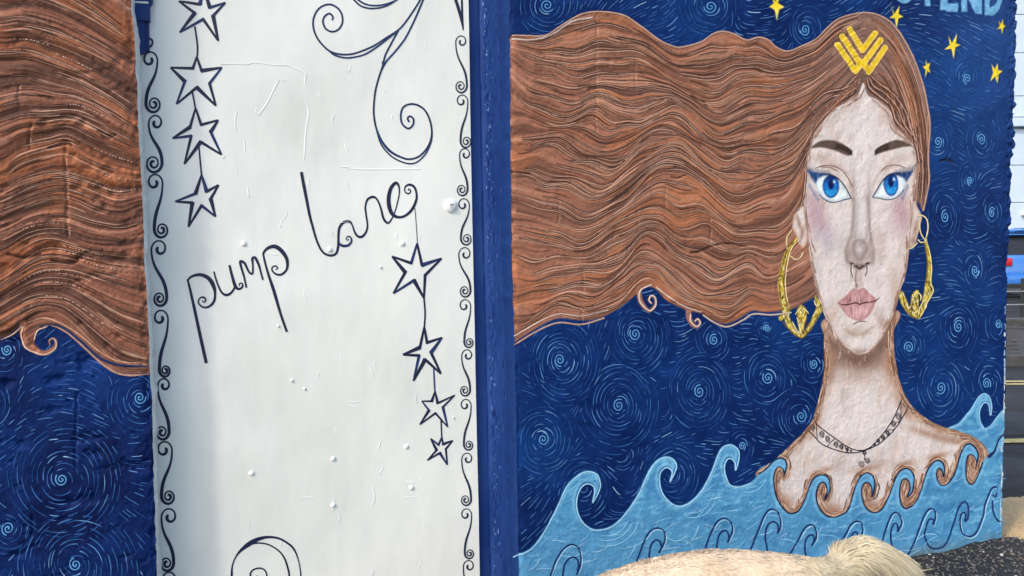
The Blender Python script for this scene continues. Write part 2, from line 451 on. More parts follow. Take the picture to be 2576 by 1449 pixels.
def hair_paint(psi, qx, seed, contrast=1.0, tube=.002):
    a = N1.fbm(psi / 9.0 + seed, qx / 260 + seed, 3); b = N2.fbm(psi / 26.0 + seed, qx / 330, 3)
    c = N3.fbm(psi / 70.0, qx / 160 + seed, 3); f = N4.fbm(psi / 3.6, qx / 120 + seed, 2)
    col = HB + (HD - HB) * np.clip((0.47 - a) * 4.2 * contrast, 0, 1)[..., None]
    col = col + (HL - col) * np.clip((a - 0.56) * 3.2 * contrast, 0, 0.8)[..., None]
    col = col + (HO - col) * np.clip((c - 0.52) * 4.5, 0, 0.42 * contrast + .02)[..., None]
    col = col + (HD - col) * np.clip((0.42 - b) * 4.0, 0, 0.75)[..., None]
    line = np.clip(1 - np.abs(f - 0.5) / 0.045, 0, 1) * np.clip((N1.fbm(psi / 30 + 4, qx / 60, 2) - 0.38) * 5, 0, 1)
    col = col + (HDK - col) * (line * 0.42 * contrast)[..., None]
    hgt = (b - .5) * tube + (a - 0.5) * 0.0052 + (f - 0.5) * 0.0016 - line * 0.0008
    return col, hgt
def pert(x, p): return 6.5 * np.sin(x / 19.5 + p * .031 + 2.2 * np.sin(p * .017)) * (.45 + .55 * np.sin(p * .052 + x / 210.) ** 2)
PSI = psi_of(QX, QY); PSI = PSI + pert(QX, PSI) * np.clip((2120 - QX) / 80, 0, 1)
hcol, hh = hair_paint(PSI, np.where(QX > 2165, QY * 0.8 + 900, QX), 0.0, 1.1)
tint = np.clip((QX - 1960) / 190, 0, 1)[..., None]
hcol = hcol + (hcol.mean(-1, keepdims=True) * [1.20, .94, .84] * .97 - hcol) * .75 * tint
part = np.exp(-((QX - 2170) / 60) ** 2 - ((QY - 220) / 70) ** 2)[..., None]; hcol = hcol + (C(100, 76, 64) - hcol) * part * .55
# hair body
top = P("1262,92 1288,90 1330,91 1373,90 1413,65 1463,37 1513,31 1568,40 1608,65 1658,102 1688,116 1713,120 1763,107 1793,87 1818,80 1848,87 1878,102 1908,95 1932,102 1952,120 1982,130 2017,117 2052,100 2077,75 2107,50 2147,37 2182,34 2222,45 2257,75 2292,135 2317,200 2332,260 2339,325 2334,400 2337,450 2329,500 2322,532")
bot = P("2308,505 2290,540 2200,560 2110,720 2062,742 2036,755 1990,778 1928,785 1893,782 1863,800 1828,815 1798,807 1768,790 1733,782 1718,776 1678,756 1650,727 1630,722 1608,735 1598,742 1558,775 1508,800 1463,806 1403,801 1348,826 1293,862 1262,890")
hair_poly = np.vstack([smooth(top, 6), smooth(bot, 6)])
b, d = RW.sdf(hair_poly, 6)
a = np.clip(0.5 - d / 3.2, 0, 1)[..., None]
RW.col[b] = RW.col[b] * (1 - a) + hcol[b] * a
RW.h[b] += hh[b] * a[..., 0]
rg = RW.reg[b]; rg[a[..., 0] > 0.5] = HAIR; RW.reg[b] = rg
RW.stroke(Z("640,0,14 640,30,13 652,75,12 690,115,9 722,85,7 718,50,6 698,42,5 688,62,4 702,75,3", 1288, 724.5, .5) * [1, 1, 2], None, C(150, 104, 84), region=HAIR)
RW.stroke(Z("893,90,16 890,140,14 905,180,11 930,195,8 945,175,6 932,155,5 920,172,4", 1288, 724.5, .5) * [1, 1, 2], None, C(150, 104, 84), region=HAIR)
# --- water behind, skin, water in front
WTR, WTR_L, WTR_D = C(80, 145, 184), C(122, 182, 210), C(62, 124, 168)
def water(qx, qy, d):
    a = N1.fbm(qx / 60 + qy / 150, qy / 22 - qx / 70, 4); b_ = N2.fbm(qx / 16 - qy / 60, qy / 7 + qx / 40, 3)
    c = WTR + (WTR_D - WTR) * np.clip((0.5 - a) * 3.6, 0, 1)[..., None]
    c = c + (WTR_L - c) * np.clip((b_ - 0.57) * 3.4, 0, 0.65)[..., None]
    tq = np.clip((qy - 1290) / 160, 0, 1)[..., None] * 0.45
    c = c + (C(88, 148, 190) - c) * tq
    return c + (C(152, 204, 228) - c) * np.clip(1 - np.abs(d + 6) / 5.5, 0, 1)[..., None] * 0.5 * np.clip((1330 - qy) / 60, 0, 1)[..., None]
bw = P("2377,1079 2412,1064 2442,1029 2462,997 2477,988 2489,997 2495,1019 2492,1043 2488,1019 2482,1011 2472,1013 2464,1034 2466,1059 2477,1077 2492,1069 2507,1049 2530,1022 2560,1010 2560,1250 2400,1250")
RW.fill(bw, water, region=BWATER, crv=False)
SK, SK_W, SK_B = C(214, 201, 193), C(190, 162, 146), C(150, 108, 84)
def skin(qx, qy, d):
    a = N1.fbm(qx / 30, qy / 70, 4); b_ = N2.fbm(qx / 9, qy / 16, 3)
    c = SK + (SK_W - SK) * np.clip((0.46 - a) * 2.2, 0, 0.5)[..., None]
    c = c + (C(226, 214, 206) - c) * np.clip((b_ - 0.58) * 2.6, 0, 0.5)[..., None]
    return c
def neckskin(qx, qy, d):
    c = skin(qx, qy, d)
    w = np.clip(1 + d / (20 + 18 * N3.fbm(qx / 25, qy / 25, 2)), 0, 1)[..., None]
    s_ = N4.fbm(qx / 5, qy / 40, 3)[..., None]
    eb = C(150, 106, 80) + (C(196, 160, 132) - C(150, 106, 80)) * np.clip((s_ - 0.35) * 2.2, 0, 1)
    return c + (eb - c) * w * 0.92
neck = P("2080,800 2073,850 2074,924 2064,984 2049,1039 2032,1074 1997,1109 1962,1144 1932,1168 1900,1192 1925,1230 1955,1285 1990,1305 2080,1325 2200,1320 2300,1295 2400,1250 2450,1240 2470,1190 2487,1143 2472,1117 2447,1098 2407,1083 2357,1068 2312,1039 2282,1004 2262,954 2252,899 2248,840 2255,780")
RW.fill(neck, neckskin, region=NECK)
fw = P("1290,1400 1303,1394 1338,1374 1368,1334 1398,1279 1423,1224 1448,1197 1473,1184 1498,1189 1508,1209 1507,1229 1490,1262 1495,1234 1490,1219 1475,1214 1460,1224 1450,1249 1450,1279 1463,1309 1488,1329 1513,1330 1543,1319 1573,1289 1603,1244 1628,1189 1648,1159 1673,1147 1693,1154 1699,1174 1683,1209 1689,1187 1683,1176 1673,1173 1660,1184 1657,1209 1665,1239 1688,1264 1713,1270 1743,1254 1768,1224 1788,1184 1808,1134 1823,1119 1840,1117 1855,1129 1857,1149 1848,1180 1847,1162 1838,1151 1828,1152 1820,1169 1823,1194 1835,1217 1858,1222 1888,1212 1908,1192 1928,1177 1943,1160 1958,1152 1971,1154 1977,1162 1978,1175 1971,1199 1971,1185 1964,1176 1956,1175 1949.5,1185 1946,1205 1949.5,1235 1958,1260 1976,1285 1991,1291 2008,1284 2021,1262 2031,1235 2043,1207 2058,1195 2073,1194.6 2083,1202 2088,1217 2086,1237 2074.6,1257.6 2079.5,1237.6 2078,1222 2071,1213 2062,1216 2056,1227.6 2053,1245 2057,1267.6 2068,1287.6 2083,1299 2098,1301 2116,1295 2131,1285 2141,1260 2148,1235 2158,1207.6 2171,1192.6 2183,1189 2194.6,1196 2201,1212.6 2198,1235 2192,1250 2193,1232.6 2189.6,1220 2181,1214 2172,1219 2168,1235 2171,1260 2181,1280 2198,1289 2216,1282.6 2231,1257.6 2241,1232.6 2253,1202.6 2264.6,1185 2278,1178 2291,1182.6 2299.6,1200 2298,1220 2293,1240 2281,1251 2288,1232.6 2288,1217 2281,1205 2271,1207.6 2264.6,1225 2263,1247.6 2268,1270 2278,1279 2291,1274 2306,1257.6 2316,1232.6 2326,1200 2336,1177.6 2348,1162.6 2361,1158 2372,1165 2376,1180 2372,1200 2369,1184 2363,1177.6 2357,1184 2356,1197.6 2361,1212.6 2369.6,1220 2381,1217.6 2396,1200 2406,1175 2416,1145 2426,1122.6 2438,1116 2451,1122.6 2461,1140 2459.6,1157.6 2453,1175 2456,1159 2448,1146 2438,1145 2432,1160 2429.6,1185 2432,1205 2441,1217.6 2451,1212.6 2463,1187.6 2473,1162.6 2486,1144 2502,1134 2514,1104 2524,1094")
fwp = np.vstack([smooth(fw, 4), P("2600,1090 2600,1700 1250,1700 1250,1420")])
RW.fill(fwp, water, region=WATER, crv=False)
# --- ears then face
def earskin(qx, qy, d):
    c = skin(qx, qy, d); w = np.clip(1 + d / 9, 0, 1)[..., None]
    return c + (C(188, 152, 128) - c) * w * 0.8
RW.fill(P("1999,537 2011,523 2024.6,520 2030,569 2030,604 2020,623 2011,616 2001.5,588 1993,569.5"), earskin, region=EARL)
RW.fill(P("2299,505 2308,520 2319.6,545.6 2315.5,564 2309,590 2301,617 2287,622 2283,592 2292,560"), earskin, region=EARR)
face = P("2172,208 2158,238 2122,262 2097,275 2067,310 2042,345 2034,380 2025,425 2026,450 2022,500 2024,540 2032,600 2039,660 2052,724 2067,774 2087,819 2107,859 2142,887 2167,894 2197,880 2227,839 2252,780 2267,724 2277,700 2287,630 2292,575 2299,500 2304,450 2304,400 2299,370 2277,345 2252,320 2242,285 2212,255 2184,240")
RW.fill(face, skin, region=FACE)
fm = np.isin(RW.reg, [FACE, EARL, EARR, NECK]); fb = np.zeros(RW.reg.shape); fb[b] = (hh[b] * a[..., 0]); RW.h -= np.where(fm, fb, 0)
FO = [FACE]
# painted modelling of the face
for x, y, rx, ry, c, al, ro in [
 (2052, 545, 26, 40, (168, 124, 138), .62, 0), (2045, 505, 18, 28, (172, 134, 142), .5, 0), (2075, 590, 30, 34, (176, 158, 168), .55, .3), (2088, 612, 22, 26, (170, 160, 166), .45, .3),
 (2262, 525, 22, 34, (172, 128, 136), .65, 0), (2276, 560, 16, 40, (168, 126, 130), .55, 0), (2255, 570, 24, 30, (186, 160, 162), .45, 0),
 (2034, 430, 9, 60, (186, 164, 150), .5, 0), (2098, 300, 34, 16, (178, 158, 148), .5, -.5), (2140, 262, 30, 10, (168, 140, 124), .5, -.6), (2240, 300, 16, 26, (176, 150, 140), .6, -.4),
 (2168, 330, 26, 70, (226, 216, 210), .5, 0), (2166, 430, 20, 60, (214, 206, 200), .5, 0),
 (2062, 398, 26, 10, (186, 160, 140), .5, .2), (2270, 398, 26, 12, (184, 160, 146), .5, -.2), (2105, 418, 34, 9, (196, 172, 160), .45, .2), (2240, 415, 30, 9, (196, 172, 160), .45, -.1),
 (2147, 490, 7, 60, (150, 128, 120), .62, 0), (2186, 500, 6, 60, (156, 134, 126), .62, 0), (2166, 540, 9, 80, (206, 202, 200), .6, 0),
 (2150, 585, 8, 50, (168, 152, 146), .55, .06), (2186, 590, 7, 46, (166, 150, 144), .55, -.06), (2162, 632, 32, 34, (146, 130, 122), .85, 0), (2133, 645, 9, 22, (146, 130, 122), .6, 0), (2194, 645, 8, 22, (150, 134, 126), .55, 0),
 (2162, 628, 9, 11, (212, 204, 200), .8, 0), (2163, 668, 14, 6, (116, 92, 82), .7, 0),
 (2045, 700, 10, 90, (196, 178, 166), .5, .12), (2090, 800, 16, 44, (180, 148, 128), .5, .45), (2270, 670, 12, 70, (206, 186, 176), .55, -.1), (2258, 740, 14, 60, (184, 148, 128), .55, -.25), (2228, 822, 14, 40, (160, 122, 102), .6, -.6),
 (2150, 836, 34, 15, (172, 150, 128), .6, .1), (2160, 858, 30, 10, (222, 212, 204), .6, 0), (2168, 886, 44, 9, (132, 100, 82), .62, 0), (2120, 868, 26, 10, (146, 112, 94), .5, .7),
 (2144, 700, 10, 20, (196, 176, 168), .4, 0), (2166, 700, 5, 22, (176, 154, 146), .5, 0)]:
    RW.blob(x, y, rx, ry, C(*c), al, ro, FO + [NOSE])
for x, y, rx, ry, c, al, ro in [
 (2165, 908, 86, 24, (112, 80, 62), .9, 0), (2100, 885, 22, 40, (120, 84, 64), .8, .5), (2226, 880, 20, 44, (120, 84, 64), .8, -.5), (2090, 900, 14, 60, (160, 114, 86), .8, 0), (2238, 905, 14, 70, (158, 112, 84), .8, 0), (2160, 950, 60, 22, (180, 156, 140), .5, 0),
 (2120, 1000, 6, 40, (180, 160, 150), .5, -.1), (2213, 990, 6, 46, (186, 162, 150), .5, .1), (2060, 1010, 9, 60, (158, 112, 84), .7, .2), (2275, 1030, 12, 40, (166, 120, 92), .6, -.6),
 (2110, 1165, 18, 22, (178, 158, 142), .55, .5), (2215, 1160, 30, 7, (182, 164, 152), .5, 0), (2030, 1160, 40, 16, (186, 160, 140), .45, -.4), (2330, 1090, 50, 9, (150, 112, 88), .65, .3), (2400, 1110, 50, 9, (146, 106, 84), .6, .2),
 (2300, 1120, 50, 18, (220, 208, 200), .5, .2), (2165, 1060, 36, 40, (216, 204, 196), .5, 0),
 (1950, 1195, 12, 40, (146, 98, 70), .85, 0), (1975, 1265, 26, 20, (158, 112, 84), .8, .6), (2068, 1250, 14, 36, (146, 98, 70), .85, 0), (2095, 1285, 36, 16, (152, 106, 78), .8, .2), (2184, 1248, 14, 36, (146, 98, 72), .85, 0), (2205, 1274, 26, 14, (154, 108, 80), .7, 0), (2277, 1240, 13, 34, (142, 96, 70), .85, 0), (2290, 1262, 22, 14, (152, 106, 78), .7, 0), (2363, 1196, 10, 24, (142, 96, 70), .85, 0), (2380, 1206, 20, 12, (152, 106, 78), .7, 0), (2444, 1172, 13, 36, (150, 104, 76), .85, 0), (2470, 1135, 16, 34, (160, 114, 84), .7, 0),
 (2065, 1185, 30, 8, (150, 106, 80), .7, -.3), (2178, 1180, 30, 8, (150, 106, 80), .7, -.2), (2278, 1168, 28, 9, (150, 106, 80), .7, -.2), (2360, 1148, 26, 8, (150, 108, 82), .7, -.2), (2438, 1106, 26, 8, (150, 108, 84), .6, 0)]:
    RW.blob(x, y, rx, ry, C(*c), al, ro, [NECK])
for x, y, rx, ry, c, al, ro in [(2010, 560, 5, 26, (150, 112, 92), .8, -.3), (2018, 590, 4, 20, (128, 92, 74), .7, .2), (2303, 575, 5, 26, (150, 108, 84), .8, .2), (2297, 606, 7, 8, (128, 92, 74), .6, 0)]:
    RW.blob(x, y, rx, ry, C(*c), al, ro, [EARL, EARR])
for k, (dy, al) in enumerate([(4, .75), (16, .6), (30, .45), (46, .32), (64, .2)]):
    RW.stroke(P(f"2080,{846 + dy} 2106,{872 + dy} 2142,{897 + dy} 2168,{904 + dy} 2197,{892 + dy} 2226,{858 + dy} 2250,{822 + dy}"), 18, C(*[(112, 84, 70), (134, 104, 88), (156, 126, 110), (172, 144, 128), (184, 160, 146)][k]), al, 9.0, only=[NECK])
for s_, w, c, al in [("2022,430 2021,500 2026,560 2036,640 2050,712 2066,768 2086,815 2108,856 2142,888 2168,896 2197,882 2228,840 2253,780 2269,724 2279,690", 7, (120, 86, 70), .75), ("2290,600 2284,650 2276,700 2262,745", 8, (186, 150, 130), .6), ("2148,500 2147,540 2144,580 2136,606 2129,630 2131,655 2142,664", 8, (138, 120, 112), .6), ("2184,500 2186,545 2189,585 2195,615 2198,640 2194,660 2184,664", 7, (142, 124, 116), .6), ("2154,480 2155,540 2153,590", 5, (176, 164, 160), .5), ("2178,480 2180,540 2182,590", 5, (180, 168, 162), .5), ("2140,662 2152,671 2162,676 2172,671 2184,662", 6, (96, 74, 66), .8), ("2146,612 2150,640 2160,652 2172,648 2180,628 2176,610 2162,604 2150,608", 5, (128, 114, 108), .55), ("2140,470 2134,440 2116,424 2090,414", 5, (176, 148, 134), .6), ("2196,470 2204,446 2222,428 2246,418", 5, (176, 148, 134), .6), ("2154,680 2152,705 2156,722", 5, (150, 126, 116), .6), ("2170,680 2170,705 2168,722", 4, (206, 188, 178), .7), ("2110,250 2075,300 2048,340 2038,372", 7, (168, 138, 122), .6), ("2200,252 2232,285 2246,320 2272,346 2294,366", 7, (160, 130, 114), .6), ("2130,830 2150,842 2175,838 2196,822", 7, (170, 146, 126), .6)]:
    RW.stroke(P(s_), w, C(*c), al, 4.0, only=[FACE, NECK])
# loose brush streaks on the skin
for i in range(420):
    x, y = rng.uniform(1930, 2460), rng.uniform(230, 1290)
    t = rng.normal(0, .35) + (math.pi / 2 if y < 1060 else rng.choice([0.4, -0.5])); L = rng.uniform(8, 30)
    c = C(*[(226, 212, 204), (196, 172, 158), (232, 222, 214), (176, 146, 128)][rng.integers(4)])
    RW.stroke([[x, y], [x + L * .5 * math.cos(t) + rng.normal(0, 2), y + L * .5 * math.sin(t)], [x + L * math.cos(t), y + L * math.sin(t)]], rng.uniform(1.5, 4), c, rng.uniform(.2, .5), 1.8, only=[FACE, NECK])
# --- eyes
LE = P("2047,452 2052,442 2070,437 2087,438.5 2106,448 2122,464 2134,484 2141.5,498 2122,503 2106,508 2090,508.5 2073,501 2060,489 2051,470")
RE = P("2195,496.7 2207,476 2219,456 2235,440 2251,435 2266,435 2281,446 2281,456 2275,476 2264,490 2248,500 2229,502 2211,499")
def white(qx, qy, d):
    c = np.broadcast_to(C(224, 230, 226), qx.shape + (3,)); w = np.clip(1 + d / 9, 0, 1)[..., None]
    return c + (C(150, 166, 178) - c) * w * 0.7
for poly, rid, ic, ir, iid in [(LE, LEYE, (2090.3, 469), (21, 29), LIRIS), (RE, REYE, (2242, 463), (18.5, 30), RIRIS)]:
    RW.fill(poly, white, region=rid)
    t = np.linspace(0, 2 * math.pi, 28, endpoint=False)
    def iris(qx, qy, d, ic=ic, ir=ir):
        u, v = (qx - ic[0]) / ir[0], (qy - ic[1]) / ir[1]; r = np.hypot(u, v); an = np.arctan2(v, u)
        c = C(14, 82, 160) + (C(38, 146, 208) - C(14, 82, 160)) * np.clip(v * 1.1 + .35, 0, 1)[..., None]
        ray_ = (N1.v(an * 7 + 40, r * 3) - .5)[..., None] * .28
        c = c + ray_
        rim = np.clip((r - .78) / .2, 0, 1)[..., None]; c = c + (C(12, 48, 110) - c) * rim
        pu = np.clip((1 - np.hypot(u / .42, (v + .18) / .5)) * 4, 0, 1)[..., None]; c = c + (C(10, 24, 74) - c) * pu
        up = np.clip((-.35 - v) * 2.4, 0, 1)[..., None]; return c + (C(14, 36, 90) - c) * up * .8
    RW.fill(np.stack([ic[0] + ir[0] * np.cos(t), ic[1] + ir[1] * np.sin(t)], 1), iris, region=iid, only=[rid])
    RW.blob(ic[0] + ir[0] * .38, ic[1] - ir[1] * .4, 3.2, 4.5, C(214, 234, 246), .95)
NAVY = C(24, 44, 96)
RW.fill(P("2027,424 2040,430 2054,433 2070,435 2088,437 2107,448 2088,442 2070,442 2058,449 2052,462 2045,453 2036,440"), lambda x, y, d: C(26, 58, 108) + (N1.v(x / 3, y / 8) - .5)[..., None] * .3, crv=False, only=[FACE, LEYE], soft=3, alpha=.9)
RW.fill(P("2300,425 2290,430 2276,432 2258,433 2240,437 2222,452 2238,443 2258,441 2272,447 2281,457 2287,447 2294,437"), lambda x, y, d: C(30, 54, 108) + (N1.v(x / 3, y / 8) - .5)[..., None] * .3, crv=False, only=[FACE, REYE], soft=3, alpha=.9)
# brows
BR = C(80, 62, 52)
RW.fill(P("2038.4,372.4 2054,360 2070,353.5 2093.5,352.7 2117,360 2133,372 2144,389 2134,392 2122,388 2100,379 2074.6,372 2055.7,371"), BR, region=LBROW, alpha=.92, soft=2)
RW.fill(P("2293,367.6 2279,358 2259,352 2243,355 2219,366 2205,380 2200.5,391 2211.5,386.5 2232,380 2254,374 2276,369"), BR, region=RBROW, alpha=.92, soft=2)
# lips
def lipc(qx, qy, d):
    s_ = N1.fbm(qx / 4, qy / 26, 3)[..., None]
    c = C(182, 132, 130) + (C(208, 164, 160) - C(182, 132, 130)) * np.clip((s_ - .35) * 2.4, 0, 1)
    w = np.clip(1 + d / 7, 0, 1)[..., None]; c = c + (C(160, 108, 106) - c) * w * .6
    return c + (C(216, 178, 172) - c) * np.exp(-((qx - 2160) / 20) ** 2 - ((qy - 786) / 10) ** 2)[..., None] * .5
RW.fill(P("2108,762 2128.6,744 2146.7,725.5 2160,730 2172.7,724 2191,741 2204,752 2198.6,770 2191,788 2175,803.6 2154.5,806 2134,796 2118,776"), lipc, region=LIPS)
# --- golden hair clip: bars bent into two nested chevrons
GOLD, GOLD_L, GOLD_D = C(226, 188, 40), C(248, 226, 120), C(184, 146, 30)
zc = lambda s_: Z(s_, 2046, 26.8, .1759)
for s_ in ["345,490 605,870 690,735", "410,365 660,745", "1025,530 790,880 705,740", "960,420 720,745", "515,265 700,575 880,325"]:
    RW.stroke(zc(s_), 18.5, C(96, 58, 40), .75, 2.0, crv=False)
for s_ in ["345,490 605,865 690,735", "410,365 660,745", "1025,530 790,875 705,740", "960,420 720,745", "515,265 700,565 880,325"]:
    RW.stroke(zc(s_), 15.0, C(246, 214, 130), 1, 1.2, region=CLIP, crv=False)
for s_ in ["345,490 605,865 690,735", "410,365 660,745", "1025,530 790,875 705,740", "960,420 720,745", "515,265 700,565 880,325"]:
    RW.stroke(zc(s_), 11.0, lambda x, y, d: GOLD + (N1.v(x / 9, y / 9) - .5)[..., None] * .10, 1, 1.2, crv=False)
# --- earrings
def gold(x, y, d):
    n_ = N1.fbm(x / 5, y / 9, 3)[..., None]
    return C(150, 124, 40) + (C(232, 208, 96) - C(150, 124, 40)) * np.clip((n_ - .28) * 2.2, 0, 1)
ze = lambda s_: Z(s_, 1932, 523.2, .2316); zr = lambda s_: Z(s_, 2213.6, 523.2, .2038)
RW.stroke(ze("310,330,22 225,440,30 165,600,44 138,780,56 148,930,58 178,1100,64 235,1270,58 300,1360,44 370,1405,22"), None, gold, region=LHOOP, soft=1.4)
RW.stroke(ze("370,1405,22 440,1320,44 505,1200,60 550,1110,66 545,1040,46 515,960,14"), None, gold, region=LHOOP, soft=1.4)
RW.stroke(ze("365,1400,20 362,1250,70 365,1180,96 365,1130,110 362,1085,40"), None, gold, region=LHOOP, soft=1.4)
RW.stroke(ze("140,1200,50 190,1130,60 225,1090,30"), None, gold, region=LHOOP)
RW.stroke(ze("170,640,10 150,800,22 160,930,14"), None, C(206, 186, 40), .9)
RW.stroke(zr("562,400,30 592,550,44 612,700,54 608,850,58 600,930,64"), None, gold, region=RHOOP, soft=1.4)
RW.stroke(zr("600,920,60 600,1020,100 570,1130,84 530,1260,48 490,1360,26"), None, gold, region=RHOOP, soft=1.4)
RW.stroke(zr("490,1360,26 400,1310,60 335,1230,64 285,1120,80 270,1040,30"), None, gold, region=RHOOP, soft=1.4)
RW.stroke(zr("485,1350,30 440,1230,80 435,1150,96 440,1090,90 460,1040,40"), None, gold, region=RHOOP, soft=1.4)
# --- yellow stars
zs5 = lambda s_: Z(s_, 2213.6, 0, 1 / 7.111)
stars = [P("1942,-8 1950,3 1962,-12 1958,8 1973,18 1960,24 1954,52 1948,24 1935,17 1947,8"),
 zs5("205,110 255,250 350,105 330,250 415,300 330,330 300,510 265,330 165,320 240,265"),
 zs5("1230,640 1290,770 1375,600 1360,780 1440,805 1350,845 1320,1050 1280,870 1160,885 1255,800"),
 zs5("825,1070 855,1150 900,1120 880,1210 910,1300 855,1270 810,1395 815,1240 765,1190 825,1175"),
 zs5("2120,375 2160,430 2200,340 2205,440 2250,465 2210,500 2185,605 2160,510 2085,520 2145,470"),
 P("2495,162 2503,174 2510,159 2511.7,176 2522,179 2513,187 2510,209 2503,193 2491.7,204 2498,182")]
for k, s_ in enumerate(stars):
    cen = s_.mean(0)
    RW.fill(cen + (s_ - cen) * 1.18 + [2, 1], C(24, 36, 56), crv=False, alpha=.6, soft=3, only=[SKY])
    RW.fill(s_, lambda x, y, d, cen=cen: C(238, 206, 44) + (C(246, 236, 160) - C(238, 206, 44)) * np.clip(np.hypot(x - cen[0], y - cen[1]) / 20 - .35, 0, 1)[..., None], crv=False, region=STAR0 + k, soft=1.2)
# --- word on the upper edge (cut by the top of the frame)
zl = zs5
LB = lambda x, y, d: C(110, 166, 200) + (N1.fbm(x / 6, y / 9, 3) - .5)[..., None] * .22
letters = [
 ("stroke", P("2295,-62 2284,-72 2268,-70 2260,-56 2266,-42 2280,-34 2291,-22 2289,-6 2276,2 2263,-4 2257,-16"), 14),
 ("fill", P("2306,-66 2362,-57 2362,-45 2341,-48 2341,15.5 2327,14 2327,-50 2306,-53")),
 ("fill", P("2366,-55 2407,-47 2407,-34 2381,-39 2381,-20 2402,-16 2402,-4 2384,-7 2384,8 2411,9 2409,30.5 2380,29 2379,25 2366,25")),
 ("fill", P("2418,-46 2432,-44 2456,-2 2456,-38 2470,-36 2469,37 2452,34 2432,-8 2432,30 2418,30")),
 ("fill", P("2477,-36 2500,-32 2517,-18 2521,2 2514,24 2498,40 2476,38"))]
for k, L in enumerate(letters):
    if L[0] == "stroke": RW.stroke(L[1], L[2], LB, region=LETTER0 + k)
    else: RW.fill(L[1], LB, region=LETTER0 + k, crv=False)
RW.fill(P("2489,-20 2498,-18 2507,-8 2509,2 2503,12 2489,20"), C(34, 66, 120), crv=False, region=LETTER0 + 4)
# splash dirt along the foot of the wall
dirt = np.clip((.085 - WZ) / .08, 0, 1) * np.clip(N1.fbm(WX * 14, WZ * 22, 4) * 2.6 - .75, 0, 1); dirt = np.maximum(dirt, np.clip((.030 - WZ) / .02, 0, 1) * .7)
dsp = np.clip((.30 - WZ) / .3, 0, 1) * np.clip(N2.v(WX * 120, WZ * 120) - .86, 0, 1) * 4
RW.col[:] = RW.col + (C(104, 104, 92) - RW.col) * np.clip(dirt * .75 + dsp, 0, .85)[..., None]
# --- cracks and joints showing through
for s_, w in [("1458,217,3 1466,220,7 1478,217,6 1496,222,2", 1), ("1740,240,2 1758,252,5 1772,258,5 1782,268,2", 1), ("1738,636,2 1762,632,5 1800,617,3 1840,613,3 1880,622,2", 1), ("1690,445,2 1705,448,3 1726,440,2", 1), ("2365,405,3 2385,402,6 2400,408,3", 1), ("1290,432,3 1310,434,3 1336,438,2", 1)]:
    RW.stroke(P(s_), None, C(46, 30, 26), .75, 1.2); RW.stroke(P(s_) * [1, 1, 1.3], None, 0, 0.0, 1.5, dh=-.006)
for x, y0, y1 in [(1500, 40, 215), (1500, 220, 330), (1405, 505, 560), (1467, 660, 730), (1604, 520, 575), (1675, 470, 520), (1598, 150, 230), (1787, 540, 620), (1463, 770, 830), (2330, 290, 420)]:
    jx = [[x + rng.normal(0, 1.2), y] for y in np.linspace(y0, y1, 7)]
    RW.stroke(jx, 4, 0, 0, 1.5, dh=-.0022)
    RW.stroke([[p[0] + 2.5, p[1]] for p in jx], 2, C(196, 158, 138), .35, 1, only=[HAIR])
for x, y, r in [(2061, 384, 6), (2061, 343, 6), (2200, 560, 4), (2192, 588, 5), (2168, 604, 4), (2290, 586, 4), (1898, 1252, 5)]:
    RW.stroke(spiral(x, y, r, r, 1, 0), 2.4, 0, 0, 1.2, dh=.0016, crv=False); RW.blob(x, y, r, r, C(150, 130, 118), .35, only=[FACE])

rwall = empty('painted_wall', 'rough rendered wall with mural of a woman with long brown hair against blue swirls', 'wall', (float(RW.xl[18] + RW.xr[18]) / 2, 0, 0))
tab = {SKY: ('night_sky_paint', None, 'deep blue painted background'), HAIR: ('painted_hair', None, 'brown wavy painted hair'), FACE: ('painted_face', None, 'pale painted face of a woman'),
       NECK: ('painted_neck', None, 'pale painted neck and shoulders edged in brown'), WATER: ('painted_water', None, 'light blue painted sea with curling crests'), BWATER: ('painted_wave', None, 'light blue painted crest behind the shoulder'),
       EARL: ('painted_ear', FACE, None), EARR: ('painted_ear', FACE, None), LEYE: ('painted_eye', FACE, None), REYE: ('painted_eye', FACE, None), LIRIS: ('painted_iris', FACE, None), RIRIS: ('painted_iris', FACE, None),
       LBROW: ('painted_eyebrow', FACE, None), RBROW: ('painted_eyebrow', FACE, None), LIPS: ('painted_lips', FACE, 'muted pink painted lips'),
       CLIP: ('painted_hair_clip', HAIR, 'golden chevron hair clip outlined in pale yellow'), LHOOP: ('painted_earring', None, None), RHOOP: ('painted_earring', None, None)}
for k in range(len(stars)): tab[STAR0 + k] = ('painted_star', None, None)
for k in range(5): tab[LETTER0 + k] = ('painted_letter', None, None)
made = RW.emit(tab, M_WALL, rwall)
made_face, made_hair, made_neck, made_water = made[FACE], made[HAIR], made[NECK], made[WATER]
